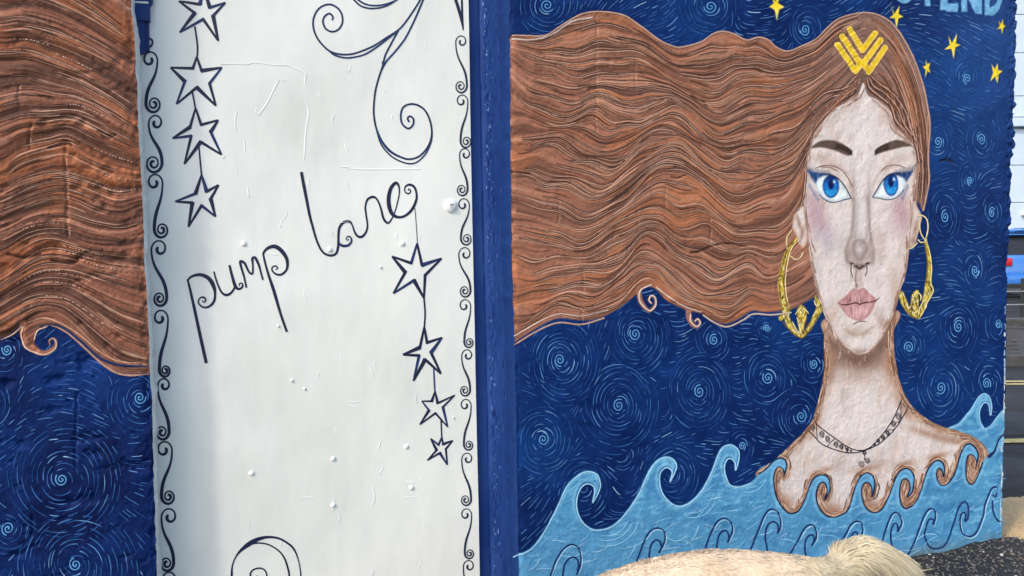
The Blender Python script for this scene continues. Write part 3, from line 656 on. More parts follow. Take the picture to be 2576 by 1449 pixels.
# --- body of the wall behind the painted face: broken end, back and top
def wall_body(cv, parent, thick, mat_col):
    V, Fc, Cc = [], [], []
    H = cv.H
    for side, xe, ci in ((0, cv.xl, 0), (1, cv.xr, -1)):
        base_i = len(V)
        ks = [0, .012, .03, .06, .12, thick]
        for r in range(0, H, 4):
            for j, k in enumerate(ks):
                bump = 0 if j == 0 else (N2.fbm(np.array(cv.zs[r] * 30.), np.array(k * 40. + side * 9), 3) - .4) * .018 * (-1 if side == 0 else 1)
                V.append((xe[r] + float(bump), cv.yp - cv.h[r, ci] + k, cv.zs[r])); Cc.append(mat_col)
        n = len(ks); R_ = len(range(0, H, 4))
        for r in range(R_ - 1):
            for j in range(n - 1):
                a_ = base_i + r * n + j; q = (a_, a_ + 1, a_ + n + 1, a_ + n)
                Fc.append(q if side else q[::-1])
    i0 = len(V)
    zt = cv.zs[-1] - .004; zb = cv.zs[0]
    for x, y, z in [(cv.xl[-1], cv.yp + .006, zt), (cv.xr[-1], cv.yp + .006, zt), (cv.xr[-1], cv.yp + thick, zt), (cv.xl[-1], cv.yp + thick, zt), (cv.xl[0], cv.yp + thick, zb), (cv.xr[0], cv.yp + thick, zb)]:
        V.append((x, y, z)); Cc.append(mat_col)
    Fc += [(i0, i0 + 1, i0 + 2, i0 + 3), (i0 + 3, i0 + 2, i0 + 5, i0 + 4)]
    return mesh_np('wall_body', np.array(V), Fc, M_WALL, parent, np.array(Cc))
wall_body(RW, rwall, .30, C(24, 52, 106))

rb = Ribbons(RW, .0008, .0010)
for y0 in range(770, 1340, 22):
    if rng.random() < .75:
        yy = np.arange(y0, y0 + rng.uniform(14, 30), 5.0); xx = np.interp(yy, edgeR[:, 1], edgeR[:, 0]) - rng.uniform(2.5, 4.5)
        rb.add(np.stack([xx, yy], 1), rng.uniform(1.5, 4), C(*[(168, 190, 204), (196, 202, 190), (140, 170, 196)][rng.integers(3)]), crv=False)
rb.build('pale_edge', M_LINE, rwall, kind='stuff')  # short pale strokes along the lower right edge of the wall
# --- brush lines of the night sky: swirls and the strokes that run between them
SW = [(1376, 14, 62, 1), (1787, 17, 58, 1), (2025, 75, 46, .8), (2432, 198, 40, .75), (2520, 199, 24, .7), (2360, 357, 46, .7), (2470, 352, 48, .65), (2378, 545, 52, .6), (2496, 535, 42, .6), (2452, 680, 46, .6),
      (2410, 822, 58, .68), (2511, 816, 40, .6), (2287, 874, 46, .8), (2367, 975, 66, .75), (2482, 965, 44, .7), (2014, 1047, 58, .85), (2047, 915, 42, .7), (1932, 950, 56, .8), (1408, 905, 88, .82), (1598, 840, 76, .82),
      (1556, 1020, 98, .84), (1366, 1105, 68, .88), (1760, 985, 74, .8), (1796, 855, 44, .8), (1928, 826, 30, .8), (1866, 1122, 34, .8), (2520, 300, 30, .6), (2440, 455, 36, .6), (1470, 1225, 62, .9), (1690, 1190, 60, .9)]
SENSE = [1 if i % 3 else -1 for i in range(len(SW))]
def flow_dir(x, y, SW, SENSE, base_ang):
    vx, vy = math.cos(base_ang(x, y)) * .5, math.sin(base_ang(x, y)) * .5
    for (cx, cy, r, asp), sg in zip(SW, SENSE):
        dx, dy = (x - cx) / asp, y - cy; q = (dx * dx + dy * dy) / (r * r)
        if q > 6: continue
        w = 2.4 * math.exp(-q * .9) + .25 * math.exp(-q * .3); L = math.hypot(dx, dy) + 1e-6
        vx += sg * -dy / L * w * asp; vy += sg * dx / L * w
    L = math.hypot(vx, vy) + 1e-9
    return vx / L, vy / L
def dash_color(k=1.0):
    c = C(*[(70, 118, 176), (96, 146, 198), (116, 162, 206), (58, 100, 160), (150, 188, 218)][rng.choice(5, p=[.38, .28, .13, .17, .04])])
    return BLUE + (c - BLUE) * k
def sky_lines(cv, parent, SW, SENSE, area, okreg, base_ang, nseed, wid=2.0, gap=10.5, skip_core=()):
    occ = set()
    def free(p, reach=1, put=True):
        cells = {(int(a // 3.1), int(b // 3.1)) for a, b in p[:, :2]}
        for a, b in cells:
            for da in range(-reach, reach + 1):
                for db in range(-reach, reach + 1):
                    if (a + da, b + db) in occ: return False
        if put: occ.update(cells)
        return True
    for i, (cx, cy, r, asp) in enumerate(SW):
        rb = Ribbons(cv, .0008, .0005)
        sg = SENSE[i]; ph = rng.uniform(0, 6.28)
        core = spiral(cx, cy, 1.0, min(17, r * .34), 1.9, ph, asp, sg)
        if i not in skip_core:
            ok = cv.at(core[:, 0], core[:, 1])[3]
            if np.all(np.isin(ok, okreg)):
                rb.add(core, wid * 1.15, C(92, 152, 200), crv=False); free(core, 0)
        gp = gap * max(1, .80 / asp); rr = min(17, r * .34) + gp * .5
        ecc = rng.uniform(-.10, .10, 2)
        while rr < r * 1.32:
            a = rng.uniform(0, 6.28); a1 = a + rng.uniform(4.2, 6.0)
            while a < a1:
                L = rng.uniform(.5, 1.7) * min(1.2, 46 / rr); m_ = max(8, int(L * rr / 4)); aa = a + np.linspace(0, L, m_)
                rw = rr + gp * .3 * np.linspace(0, 1, m_) * sg + 1.3 * np.sin(aa * 2 + ph + rr * .13)
                p = np.stack([cx + ecc[0] * rr + rw * np.cos(aa) * asp, cy + ecc[1] * rr + rw * np.sin(aa)], 1) + rng.normal(0, .8, 2)
                ok = cv.at(p[:, 0], p[:, 1])[3]
                if np.all(np.isin(ok, okreg)) and area[0] < p[:, 0].min() and p[:, 0].max() < area[2] and (free(p, 0) or rr < r):
                    cc = dash_color(max(.5, 1.1 - .4 * rr / r) * rng.uniform(.75, 1.05)); k_ = np.clip(.75 + .35 * np.sin(np.linspace(0, 3.1, m_) * rng.uniform(.6, 1.6) + rng.uniform(0, 3)), .45, 1.1)[:, None]
                    rb.add(p, wid * rng.uniform(.6, 1.1), BLUE + (cc - BLUE) * k_, taper=True, crv=False)
                a += L + rng.uniform(.05, .5) * min(1.3, 40 / rr)
            rr += gp * rng.uniform(.85, 1.15)
        if len(rb.V) > 3: rb.build('painted_swirl', M_LINE, parent)
    rb = Ribbons(cv, .0008, .0004)
    for _ in range(nseed):
        x, y = rng.uniform(area[0], area[2]), rng.uniform(area[1], area[3])
        L = rng.uniform(16, 52); pts = [(x, y)]
        for k in range(int(L / 5)):
            dx, dy = flow_dir(pts[-1][0], pts[-1][1], SW, SENSE, base_ang); pts.append((pts[-1][0] + dx * 5, pts[-1][1] + dy * 5))
        p = np.array(pts)
        ok = cv.at(p[:, 0], p[:, 1])[3]
        if not np.all(np.isin(ok, okreg)) or p[:, 0].min() < area[0] or p[:, 0].max() > area[2] or not free(p): continue
        rb.add(p, wid * rng.uniform(.5, 1.05), dash_color(rng.uniform(.4, .95)), taper=True, crv=False)
    rb.build('brush_dashes', M_LINE, parent, kind='stuff')
def ang_r(x, y):
    return -.95 + 1.1 * float(N1.v(np.array(x / 150.), np.array(y / 150.))) + (.5 if x > 2250 else 0)
sky_lines(RW, rwall, SW, SENSE, (1308, -60, 2522, 1420), [SKY], ang_r, 30000)

# --- hair strands: dark and pale brush lines along the flow
def strands(cv, parent, okreg, xr, pr, ymap, n, seed, dark=.5, light=.5):
    rb = Ribbons(cv, .0010, .0011)
    for i in range(n):
        x0 = rng.uniform(*xr); L = rng.uniform(50, 230); psi = rng.uniform(*pr); x = np.arange(x0, min(x0 + L, xr[1]), 5.0)
        if len(x) < 4: continue
        y = np.array([ymap(psi + 4 * math.sin((xx - x0) / 90 + i), xx) for xx in x])
        wx_, wz_ = on_plane(x, y, cv.yp); ok = np.isin(cv.at(x, y)[3], okreg) & (wx_ < np.interp(wz_, cv.zs, cv.xr) - .004)
        if ok.mean() < .98: continue
        u = rng.random(); w_ = rng.uniform(1.4, 3.8); q = np.stack([x, y], 1)
        if u < dark + .22:
            rb.add(q, w_, C(*((80, 54, 45) if u < dark * .5 else (104, 71, 58))) + rng.normal(0, .02), taper=True, crv=False)
            if rng.random() < light: rb.add(q + [0, w_ * .5 + 1.2], rng.uniform(1.4, 2.4), C(180, 141, 119) + rng.normal(0, .02), taper=True, crv=False)  # paler companion paints the lit relief edge beside the strand
        else: rb.add(q, w_, C(*((178, 136, 112) if u < dark + .36 else (168, 108, 74))) + rng.normal(0, .02), taper=True, crv=False)
    return rb
rb = strands(RW, made_hair, [HAIR], (1290, 2160), (lv[0] + 4, lv[-1] - 4), y_on, 900, 1)
# crown: combed out from the parting down both sides
for i in range(150):
    k = rng.uniform(.58, .99); a0 = rng.uniform(-1.45, -.2); L = rng.uniform(.25, .8); a = np.linspace(a0, min(a0 + L, .35), 12)
    p = np.stack([2162 + 178 * k * np.cos(a), 425 + 392 * k * np.sin(a)], 1)
    if np.isin(RW.at(p[:, 0], p[:, 1])[3], [HAIR]).mean() < .97: continue
    rb.add(p, rng.uniform(1.4, 3.4), C(*[(74, 50, 42), (102, 70, 56), (186, 142, 120), (160, 104, 72)][rng.integers(4)]), taper=True, crv=False)
for s_ in ["2160,200 2150,230 2120,252 2090,262 2062,288 2040,325", "2163,198 2155,222 2125,240 2090,248 2055,275 2030,320", "2166,196 2150,212 2115,228 2075,238 2040,270 2012,330", "2178,200 2186,225 2210,246 2238,270 2250,305 2275,335", "2182,196 2196,220 2225,240 2255,275 2272,315 2298,350", "2186,192 2206,212 2240,236 2272,280 2290,330 2310,380", "2296,352 2308,400 2310,460 2306,505", "2305,360 2318,410 2318,470 2313,515", "2040,345 2032,380 2020,420 2010,440", "2024,430 2021,480 2012,520 1998,535"]:
    for dx in (0, 4, 8): rb.add(P(s_) + [dx * .6, -dx], 2.6, C(*[(66, 46, 40), (190, 150, 130), (84, 58, 48)][dx // 4]), taper=True)
rb.build('hair_strands', M_LINE, made_hair, kind='stuff')
rb = Ribbons(RW, .0012, .0010)
rb.add(smooth(top[1:], 6) + [0, -1], 4.2, C(178, 142, 122), crv=False)
rb.add(P("1288,97 1340,100 1390,86 1440,54 1490,44"), 4, C(196, 176, 166))
rb.add(P("1293,868 1348,834 1403,812 1463,816 1520,800"), 4, C(176, 142, 124))
rb.add(P("1293,846 1350,812 1403,790 1463,795 1530,780"), 3.5, C(202, 172, 154))
rb.add(P("1650,722 1690,752 1725,772 1765,785"), 3.5, C(206, 180, 162)); rb.add(P("1768,792 1798,812 1830,822 1868,806 1895,790 1940,792 1990,786"), 4, C(190, 166, 152))
rb.add(P("1640,716 1612,730 1610,758 1634,782 1650,768 1648,748 1638,744 1633,756 1640,764"), 3.4, C(214, 190, 172)); rb.add(P("1738,790 1737,808 1753,822 1762,812 1756,802 1748,808"), 3.2, C(214, 190, 172))
rb.build('hair_outline', M_LINE, made_hair)

# --- face line work
zk = lambda s_: Z(s_, 1999, 322, .1574); zn = lambda s_: Z(s_, 1999, 536.6, .2592)
DK = C(70, 52, 48)
for grp in ([("455,735 560,742 680,800 780,900 860,1030 905,1120", 2.6), ("905,1120 780,1150 680,1180 580,1186 470,1140 390,1060", 1.8)], [("1245,1110 1320,980 1400,850 1500,752 1600,722 1700,722", 2.6), ("1245,1110 1350,1120 1460,1146 1580,1130 1680,1070 1750,980", 1.8)]):
    rb = Ribbons(RW, .0011, .0004)
    for s_, w in grp: rb.add(zk(s_), w, C(62, 60, 74))
    rb.build('eyelid_line', M_LINE, made_face)
rb = Ribbons(RW, .0011, .0003)
for s_ in ["330,640 450,600 580,600 700,640 800,720 870,830 930,940", "1380,690 1450,620 1560,590 1680,600 1760,640", "420,620 560,630 690,690"]: rb.add(zk(s_), 2.2, C(140, 112, 100))
for s_ in ["540,492 575,488", "690,486 725,480", "590,505 630,535 665,505"]: rb.add(zn(s_), 3.4, C(70, 50, 46))
for s_ in ["552,495 545,560 560,620", "700,500 702,560 685,610"]: rb.add(zn(s_), 3.0, C(112, 96, 88)); rb.add(zn(s_) + [3, 0], 2.2, C(224, 214, 206))
rb.add(zn("600,540 590,640 605,720"), 2.6, C(150, 126, 116), taper=True)
rb.build('painted_nose_lines', M_LINE, made_face, kind='stuff')
rb = Ribbons(RW, .0011, .0003)
rb.add(zn("420,868 460,885 520,885 570,872 600,866 630,882 680,865 730,862 790,845 830,812"), 3.2, C(96, 56, 58), taper=True)
rb.add(zn("560,1082 600,1058 640,1046 705,1050"), 2.6, C(136, 104, 92), taper=True)
for i in range(26):
    x = rng.uniform(470, 750); t = rng.choice([0, 1]); y0 = 800 + abs(x - 620) * .12 if t else 900; rb.add(zn(f"{x},{y0} {x + (620 - x) * .06},{y0 + 30} {x + (620 - x) * .1},{y0 + rng.uniform(40, 90)}"), 1.4, C(*[(150, 98, 98), (222, 190, 184)][rng.integers(2)]), taper=True)
rb.build('lip_line', M_LINE, made_face)
rb = Ribbons(RW, .0012, .0004)
for i in range(15):      # lashes
    t = i / 14; x = 220 + 330 * t; y = 690 + 42 * t; L = (95 - 45 * t) * rng.uniform(.7, 1.15); rb.add(zk(f"{x},{y} {x - 4 - 14 * (1 - t)},{y - L * .5} {x + 6 - 34 * (1 - t)},{y - L}"), 1.3, C(44, 62, 98), taper=True)
    x = 1600 + 305 * t; y = 722 - 42 * t; L = (50 + 55 * t) * rng.uniform(.7, 1.15); rb.add(zk(f"{x},{y} {x + 4 + 10 * t},{y - L * .5} {x + 30 * t},{y - L}"), 1.3, C(54, 66, 92), taper=True)
for i in range(12):
    t = i / 11; rb.add(zk(f"{250 + 150 * t},{880 + 230 * t} {225 + 150 * t},{905 + 240 * t} {215 + 150 * t},{950 + 240 * t}"), 1.5, C(110, 130, 162), taper=True)
    rb.add(zk(f"{1790 - 110 * t},{880 + 210 * t} {1815 - 100 * t},{910 + 220 * t} {1825 - 100 * t},{950 + 220 * t}"), 1.5, C(126, 130, 166), taper=True)
rb.build('painted_eyelashes', M_LINE, made_face, kind='stuff')
rb = Ribbons(RW, .0011, .0003)
for i in range(40):
    t = i / 39; x, y = 640 + 260 * t, 300 + 110 * t * t; rb.add(zk(f"{x},{y + 30} {x + 18},{y - 15} {x + 20},{y - 55}"), 1.5, C(62, 48, 42), taper=True)
    x, y = 1500 - 210 * t, 310 + 90 * t * t; rb.add(zk(f"{x},{y + 30} {x - 8},{y - 15} {x + 6},{y - 60}"), 1.5, C(62, 48, 42), taper=True)
rb.build('eyebrow_hairs', M_LINE, made_face, kind='stuff')
rb = Ribbons(RW, .0010, .0005)
def along(poly, inward, n, cols_, lo=0, hi=14, reg=(NECK,)):
    q = smooth(poly, 4)
    for _ in range(n):
        k = rng.integers(0, len(q) - 8); m_ = rng.integers(4, 12); p = q[k:k + m_]
        if len(p) < 4: continue
        d = np.gradient(p, axis=0); d /= np.linalg.norm(d, axis=1)[:, None] + 1e-9
        o_ = rng.uniform(lo, hi) * (rng.random() ** .6); p2 = p + np.stack([-d[:, 1], d[:, 0]], 1) * inward * (o_ + np.linspace(0, rng.normal(0, 3), len(p))[:, None])
        if np.isin(RW.at(p2[:, 0], p2[:, 1])[3], reg).all(): rb.add(p2, rng.uniform(1.4, 3.6), C(*cols_[rng.integers(len(cols_))]) + rng.normal(0, .02), taper=True, crv=False)
BRN = [(134, 94, 70), (156, 112, 86), (108, 76, 58), (184, 146, 118), (206, 176, 152)]
along(neck[:10], -1, 260, BRN); along(neck[19:], -1, 360, BRN)
along(fw[k0_:-4] if (k0_ := int(np.argmin(np.abs(fw[:, 0] - 1930) + np.abs(fw[:, 1] - 1176)))) else fw, -1, 620, BRN, 1, 15)
along(face[:22], -1, 150, [(176, 146, 130), (206, 184, 172), (150, 116, 98)], 1, 9, (FACE,)); along(face[20:], -1, 150, [(176, 146, 130), (206, 184, 172), (150, 116, 98)], 1, 9, (FACE,))
rb.build('skin_strokes', M_LINE, made_neck, kind='stuff')
# earring line work
for nm, zz, paths, thin in [
 ('earring_line', ze, ["300,330 220,430 165,590 125,790 130,930 160,1090", "330,345 250,450 210,600 190,800 200,960 235,1080", "130,1200 200,1290 290,1370 370,1412 440,1340 520,1210 575,1090", "260,1230 300,1310 345,1370", "470,1220 420,1290 385,1370", "310,1190 340,1260 360,1380", "420,1190 395,1270 372,1380", "290,1160 330,1110 365,1085 410,1110 440,1150", "150,1020 190,1060 240,990", "500,1000 520,1060 560,1040"], ["260,240 215,300 198,360 210,450", "240,520 300,560 355,535 380,480"]),
 ('earring_line', zr, ["540,400 570,560 585,700 578,850 560,940", "570,400 615,560 640,750 630,920 660,1030 590,1160 540,1280 490,1365", "490,1365 400,1330 320,1230 290,1120 275,1030", "480,1340 500,1220 560,1120", "470,1340 400,1230 350,1170", "395,1150 430,1070 470,1050 510,1080 500,1150"], ["460,95 520,92 575,140 592,250 565,370 545,385 505,320 488,240 500,150", "465,390 500,425 545,420 575,385", "360,500 400,490 460,430"])]:
    rb = Ribbons(RW, .0012, .0006)
    for i, s_ in enumerate(paths): rb.add(zz(s_), 2.6, C(236, 220, 150) if i % 2 else C(112, 88, 34), taper=True)
    for s_ in thin: rb.add(zz(s_), 3.0, C(222, 204, 150))
    rb.build('earring_line', M_LINE, rwall)
rb = Ribbons(RW, .0013, .0004)
for x0, x1, y0, y1, n in [(1958, 2062, 640, 850, 900), (2266, 2346, 640, 802, 700)]:
    for _ in range(n):
        x, y = rng.uniform(x0, x1), rng.uniform(y0, y1); t = rng.uniform(.6, 2.5); L = rng.uniform(5, 16); p = np.array([[x, y], [x + L * .5 * math.cos(t) + rng.normal(0, 1), y + L * .5 * math.sin(t)], [x + L * math.cos(t), y + L * math.sin(t)]])
        if np.isin(RW.at(p[:, 0], p[:, 1])[3], [LHOOP, RHOOP]).all(): rb.add(p, rng.uniform(1.2, 2.6), C(*[(120, 96, 36), (88, 72, 36), (238, 222, 140), (206, 180, 60), (248, 240, 190)][rng.integers(5)]), taper=True)
rb.build('gold_dabs', M_LINE, rwall, kind='stuff')
# necklace
zq = lambda s_: Z(s_, 1999, 979.4, .1481)
rb = Ribbons(RW, .0011, .0003)
INK = C(38, 32, 48)
rb.add(zq("310,480 380,600 500,700 680,830 850,950 1000,1020 1130,1035 1220,1010 1330,940 1480,770 1620,580 1720,400 1800,220 1860,110"), 2.6, INK)
rb.add(zq("200,670 320,790 420,900 540,970 700,1030 900,1075 1060,1065 1220,1020 1400,940 1560,810 1700,670 1820,500 1910,350 1950,260"), 2.6, INK)
for x, y, r in [(285, 640, 62), (450, 760, 62), (545, 840, 60), (690, 930, 58), (780, 970, 48), (885, 1015, 30), (950, 1040, 20), (1890, 250, 70), (1755, 460, 66), (1670, 580, 58), (1565, 730, 52), (1490, 810, 46), (1410, 870, 36), (1350, 930, 26)]:
    q = spiral(1999 + x * .1481, 979.4 + y * .1481, 1.2, r * .1481, 2.1, 1.0, .78, 1, 2.0); rb.add(q, 1.9, INK, crv=False)
for s_ in ["360,590 365,720 375,860", "680,830 600,900 540,970", "1810,220 1805,380 1815,500", "840,950 860,1010 900,1070", "1720,560 1760,560 1800,520", "1590,670 1650,690 1700,670"]: rb.add(zq(s_), 1.9, INK)
rb.build('painted_necklace', M_LINE, made_neck)
rb = Ribbons(RW, .0011, .0003)
for x, y, r in [(1185, 1070, 42), (1140, 1265, 60), (1235, 1205, 54)]: rb.add(spiral(1999 + x * .1481, 979.4 + y * .1481, 1.0, r * .1481, 2.0, 3.9, .85, 1, 2.0), 1.9, INK, crv=False)
rb.add(zq("1180,1110 1190,1160 1180,1200"), 2, INK)
rb.build('necklace_pendant', M_LINE, made_neck)
# water line work
rb = Ribbons(RW, .0011, .0005)
k0 = int(np.argmin(np.abs(fw[:, 0] - 1908) + np.abs(fw[:, 1] - 1192)))
rb.add(smooth(fw[k0:-4], 4), 3.6, C(22, 36, 68), crv=False)
rb.add(P("2486,1143,3 2487,1150,9 2494,1142,8 2502,1134,5 2510,1114,4 2516,1102,4 2526,1092,4"), None, C(22, 42, 84))
rb.build('wave_outline', M_LINE, made_water)
rb = Ribbons(RW, .0010, .0004)
rb.add(smooth(fw[:k0], 4) + [1.5, 3.0], 3.0, C(160, 208, 230), crv=False)
bws = smooth(bw[:17], 4); rb.add(bws + [0, 2.5], 2.6, C(150, 200, 224), crv=False)
for i in range(240):
    x, y = rng.uniform(1310, 2510), rng.uniform(1170, 1440); t = rng.uniform(-1.0, .1); L = rng.uniform(14, 60); k_ = rng.normal(0, .3)
    p = [[x, y]]
    for j in range(int(L / 5)): p.append([p[-1][0] + 5 * math.cos(t + k_ * j / 4), p[-1][1] + 5 * math.sin(t + k_ * j / 4)])
    p = np.array(p)
    if len(p) > 2 and np.all(np.isin(RW.at(p[:, 0], p[:, 1])[3], [WATER])): rb.add(p, rng.uniform(1.2, 2.4), C(*[(128, 192, 222), (66, 140, 194), (156, 206, 232), (112, 170, 214), (146, 178, 220)][rng.integers(5)]), taper=True, crv=False)
for cx, cy, r, a0, a1 in [(1525, 1290, 70, .3, 1.9), (1525, 1290, 58, .3, 1.8), (1525, 1290, 84, .2, 1.9), (1740, 1240, 50, .2, 1.8), (1740, 1240, 62, .2, 1.9), (1880, 1190, 48, .3, 1.9), (1560, 1280, 100, .3, 1.6), (1700, 1330, 30, .3, 2.6), (1620, 1380, 44, .4, 2.0)]:
    a = np.linspace(a0, a1, 14); rb.add(np.stack([cx + r * np.cos(a), cy + r * np.sin(a)], 1), 2.4, C(140, 196, 226), taper=True, crv=False)
rb.build('water_strokes', M_LINE, made_water, kind='stuff')
HK = ["1340,1500 1360,1475 1383,1449 1398,1409 1418,1379 1438,1369 1455,1379 1461,1399 1460,1419 1450,1446|1412,1475 1415,1449 1420,1419 1433,1403 1448,1403 1455,1417 1452,1437",
 "1585,1450 1603,1407 1623,1354 1638,1334 1655,1328 1670,1337 1672,1359 1658,1391|1631,1415 1633,1394 1638,1369 1650,1358 1660,1362 1663,1379 1656,1390",
 "1765,1410 1775,1374 1788,1339 1803,1312 1820,1303 1838,1314 1842,1334 1830,1362|1802,1390 1803,1369 1808,1347 1820,1334 1830,1339 1833,1357 1829,1364",
 "1885,1390 1894.5,1364 1908,1330 1921,1297.6 1931,1284 1943,1280.6 1956,1289 1963,1307.6 1962,1327.6 1954.6,1342|1932,1400 1928,1375 1924.6,1355 1927,1330 1934.6,1316 1944.6,1312 1954.6,1317.6 1957,1332.6 1955,1342",
 "1975,1415 1989.6,1390 2008,1357.6 2021,1332.6 2033,1321 2044.6,1321 2053,1335 2053,1352.6 2042,1372.6|2034,1420 2028,1400 2024,1382.6 2027,1357.6 2037,1345 2044.6,1346 2048,1357.6 2043,1371",
 "2055,1425 2076,1407.6 2103,1382.6 2126,1347.6 2138,1325 2151,1312 2162,1312.6 2169.6,1322.6 2169.6,1340 2161,1362|2139,1370 2142,1352.6 2147,1340 2156,1339 2159.6,1350 2160,1361",
 "2208,1395 2219.6,1360 2228,1330 2236,1307.6 2246,1291 2256,1289.6 2264.6,1299 2268,1315 2257,1338|2248,1395 2243,1372.6 2240,1350 2242,1330 2248,1317.6 2254.6,1316 2258,1326 2257,1337",
 "2262,1425 2282,1395 2298,1365 2311,1330 2323,1300 2333,1284 2342,1279 2351,1286 2353,1300 2347,1320|2345,1318 2349,1309 2343,1304 2336,1307.6 2329.6,1322.6 2324.6,1342.6 2331,1365 2341,1377.6 2358,1379.6 2376,1372.6 2388,1350 2398,1320 2406,1292.6 2416,1270 2427,1262 2434.6,1270 2436,1287.6 2434.6,1305 2428,1313",
 "2427,1312 2430,1298 2427,1289 2421,1290 2416,1305 2417,1325 2423,1342.6 2436,1350 2451,1345 2463,1325 2473,1297.6 2478,1270 2486,1247.6 2493,1230 2501,1224 2507,1226|2507,1238 2504.6,1250 2497,1245", "2496,1258 2497,1280 2503,1300 2513,1311 2518,1312"]
for hk in HK:
    rb = Ribbons(RW, .0012, .0005)
    for j, s_ in enumerate(hk.split('|')):
        q = P(s_); rb.add(q, 4.2, C(26, 48, 100))
        if j == 0 and len(q) > 6: rb.add(q[2:] + [3.4, 4.2], 2.6, C(160, 206, 228), off=-.0002, taper=True)
    rb.build('curled_wave_line', M_LINE, made_water)

# =================================================================== LEFT WALL
edge_l = P("328,0 335,60 340,135 345,250 348,340 353,420 360,560 363,680 367,720 372,800 377,940 381,1000 385,1180 390,1300 394,1449")
eL2 = edge_fn(edge_l)
x_in = float(on_plane(np.array(-25.), np.array(700.))[0]); x_far = x_in - 1.5
xe = float(eL2(1.5)); ki = (x_in - x_far) / (xe - x_far)
cols2 = np.concatenate([np.linspace(0, ki, 14)[:-1], np.linspace(ki, 1, 190)])
LW = Canvas(0.0, zs, lambda z: z * 0 + x_far, lambda z: eL2(z) + jag(z + 40, 50, 0.007), cols2)
QX2, QY2, WX2, WZ2 = LW.QX, LW.QY, LW.X, LW.Zz
rel = (N1.fbm(WX2 * 3.2 + 50, WZ2 * 3.2, 3) - 0.5) * 0.006 + (N2.fbm(WX2 * 20 + 50, WZ2 * 20, 3) - 0.5) * 0.0036 + (N3.fbm(WX2 * 90, WZ2 * 90, 3) - 0.5) * 0.0026
de = LW.xr[:, None] - LW.X
rel += np.exp(-(de / 0.022) ** 2) * (N4.fbm(WX2 * 60, WZ2 * 40, 4) - 0.72) * 0.018
LW.h = rel
m1 = N1.fbm(QX2 / 150, QY2 / 190, 4)[..., None]; m2 = N2.fbm(QX2 / 40, QY2 / 26, 4)[..., None]
LW.col[:] = C(1, 20, 66) + (C(6, 41, 97) - C(1, 20, 66)) * np.clip((m1 - .3) * 2.4, 0, 1.1) + (m2 - .5) * np.array([.04, .06, .10])
FLOW2 = ["-260,-160 -100,-120 0,-80 60,-80 130,-60 220,-10 300,50 400,130",
 "-260,20 -100,30 0,42 50,36 100,44 160,62 240,100 330,150 400,190", "-260,130 -100,150 0,152 70,152 130,172 200,200 275,240 340,285 400,320",
 "-260,270 -100,290 0,262 60,250 125,255 200,258 275,292 345,332 400,350", "-260,400 -100,440 0,425 50,392 120,370 170,360 225,392 280,415 350,432 400,440",
 "-260,480 -100,500 0,478 75,446 150,432 225,450 290,474 350,470 400,462", "-260,560 -100,570 0,545 100,508 170,500 240,526 300,540 350,522 400,512",
 "-260,640 -100,650 0,620 75,582 150,576 225,600 300,606 360,596 400,590", "-260,720 -100,730 0,688 75,630 125,612 200,628 250,640 360,652 400,656",
 "-260,790 -100,800 0,745 60,710 110,690 180,690 250,716 320,745 370,760 400,768", "-260,850 -100,850 0,792 40,770 80,752 130,748 180,762 240,806 300,850 372,880 400,884",
 "-260,900 -100,890 0,852 30,836 60,812 100,790 150,792 200,834 250,888 290,922 325,938 377,940 400,940"]
flow2 = [smooth(P(f), 5.0) for f in FLOW2]; flow2 = [q[np.argsort(q[:, 0])] for q in flow2]
lv2 = np.array([np.mean(np.interp(np.linspace(0, 370, 40), q[:, 0], q[:, 1])) for q in flow2])
def psi2(qx, qy):
    Y = [np.interp(qx, q[:, 0], q[:, 1]) for q in flow2]; r = lv2[0] + (qy - Y[0])
    for k in range(len(Y) - 1): r = np.where(qy >= Y[k], lv2[k] + (qy - Y[k]) / np.maximum(Y[k + 1] - Y[k], 4) * (lv2[k + 1] - lv2[k]), r)
    return np.where(qy >= Y[-1], lv2[-1] + qy - Y[-1], r)
def y_on2(psi, qx):
    return np.interp(psi, lv2, np.array([np.interp(qx, q[:, 0], q[:, 1]) for q in flow2]))
HB, HD, HL, HO, HDK = C(134, 86, 66), C(82, 56, 47), C(170, 120, 98), C(158, 92, 56), C(48, 34, 31)
hcol2, hh2 = hair_paint(psi2(QX2, QY2) * .85, QX2, 31.0, 1.3, .009)
hp2 = np.vstack([P("-900,-400 700,-400 700,945"), smooth(P("420,938 377,940 325,940 290,933 250,908 210,870 165,832 125,816 95,830 85,858 98,880 85,884 62,862 52,835 55,815 30,836 0,851 -100,880"), 5), P("-900,900")])
b, d = LW.sdf(hp2, 6); a = np.clip(.5 - d / 3.2, 0, 1)[..., None]
LW.col[b] = LW.col[b] * (1 - a) + hcol2[b] * a; LW.h[b] += hh2[b] * a[..., 0] * 1.5
rg = LW.reg[b]; rg[a[..., 0] > .5] = HAIR; LW.reg[b] = rg
LW.stroke(P("56,812,16 58,850,16 82,878,15 112,888,12 134,876,10 141,862,7 134,852,5 124,858,4 126,868,3"), None, C(152, 100, 78), region=HAIR)
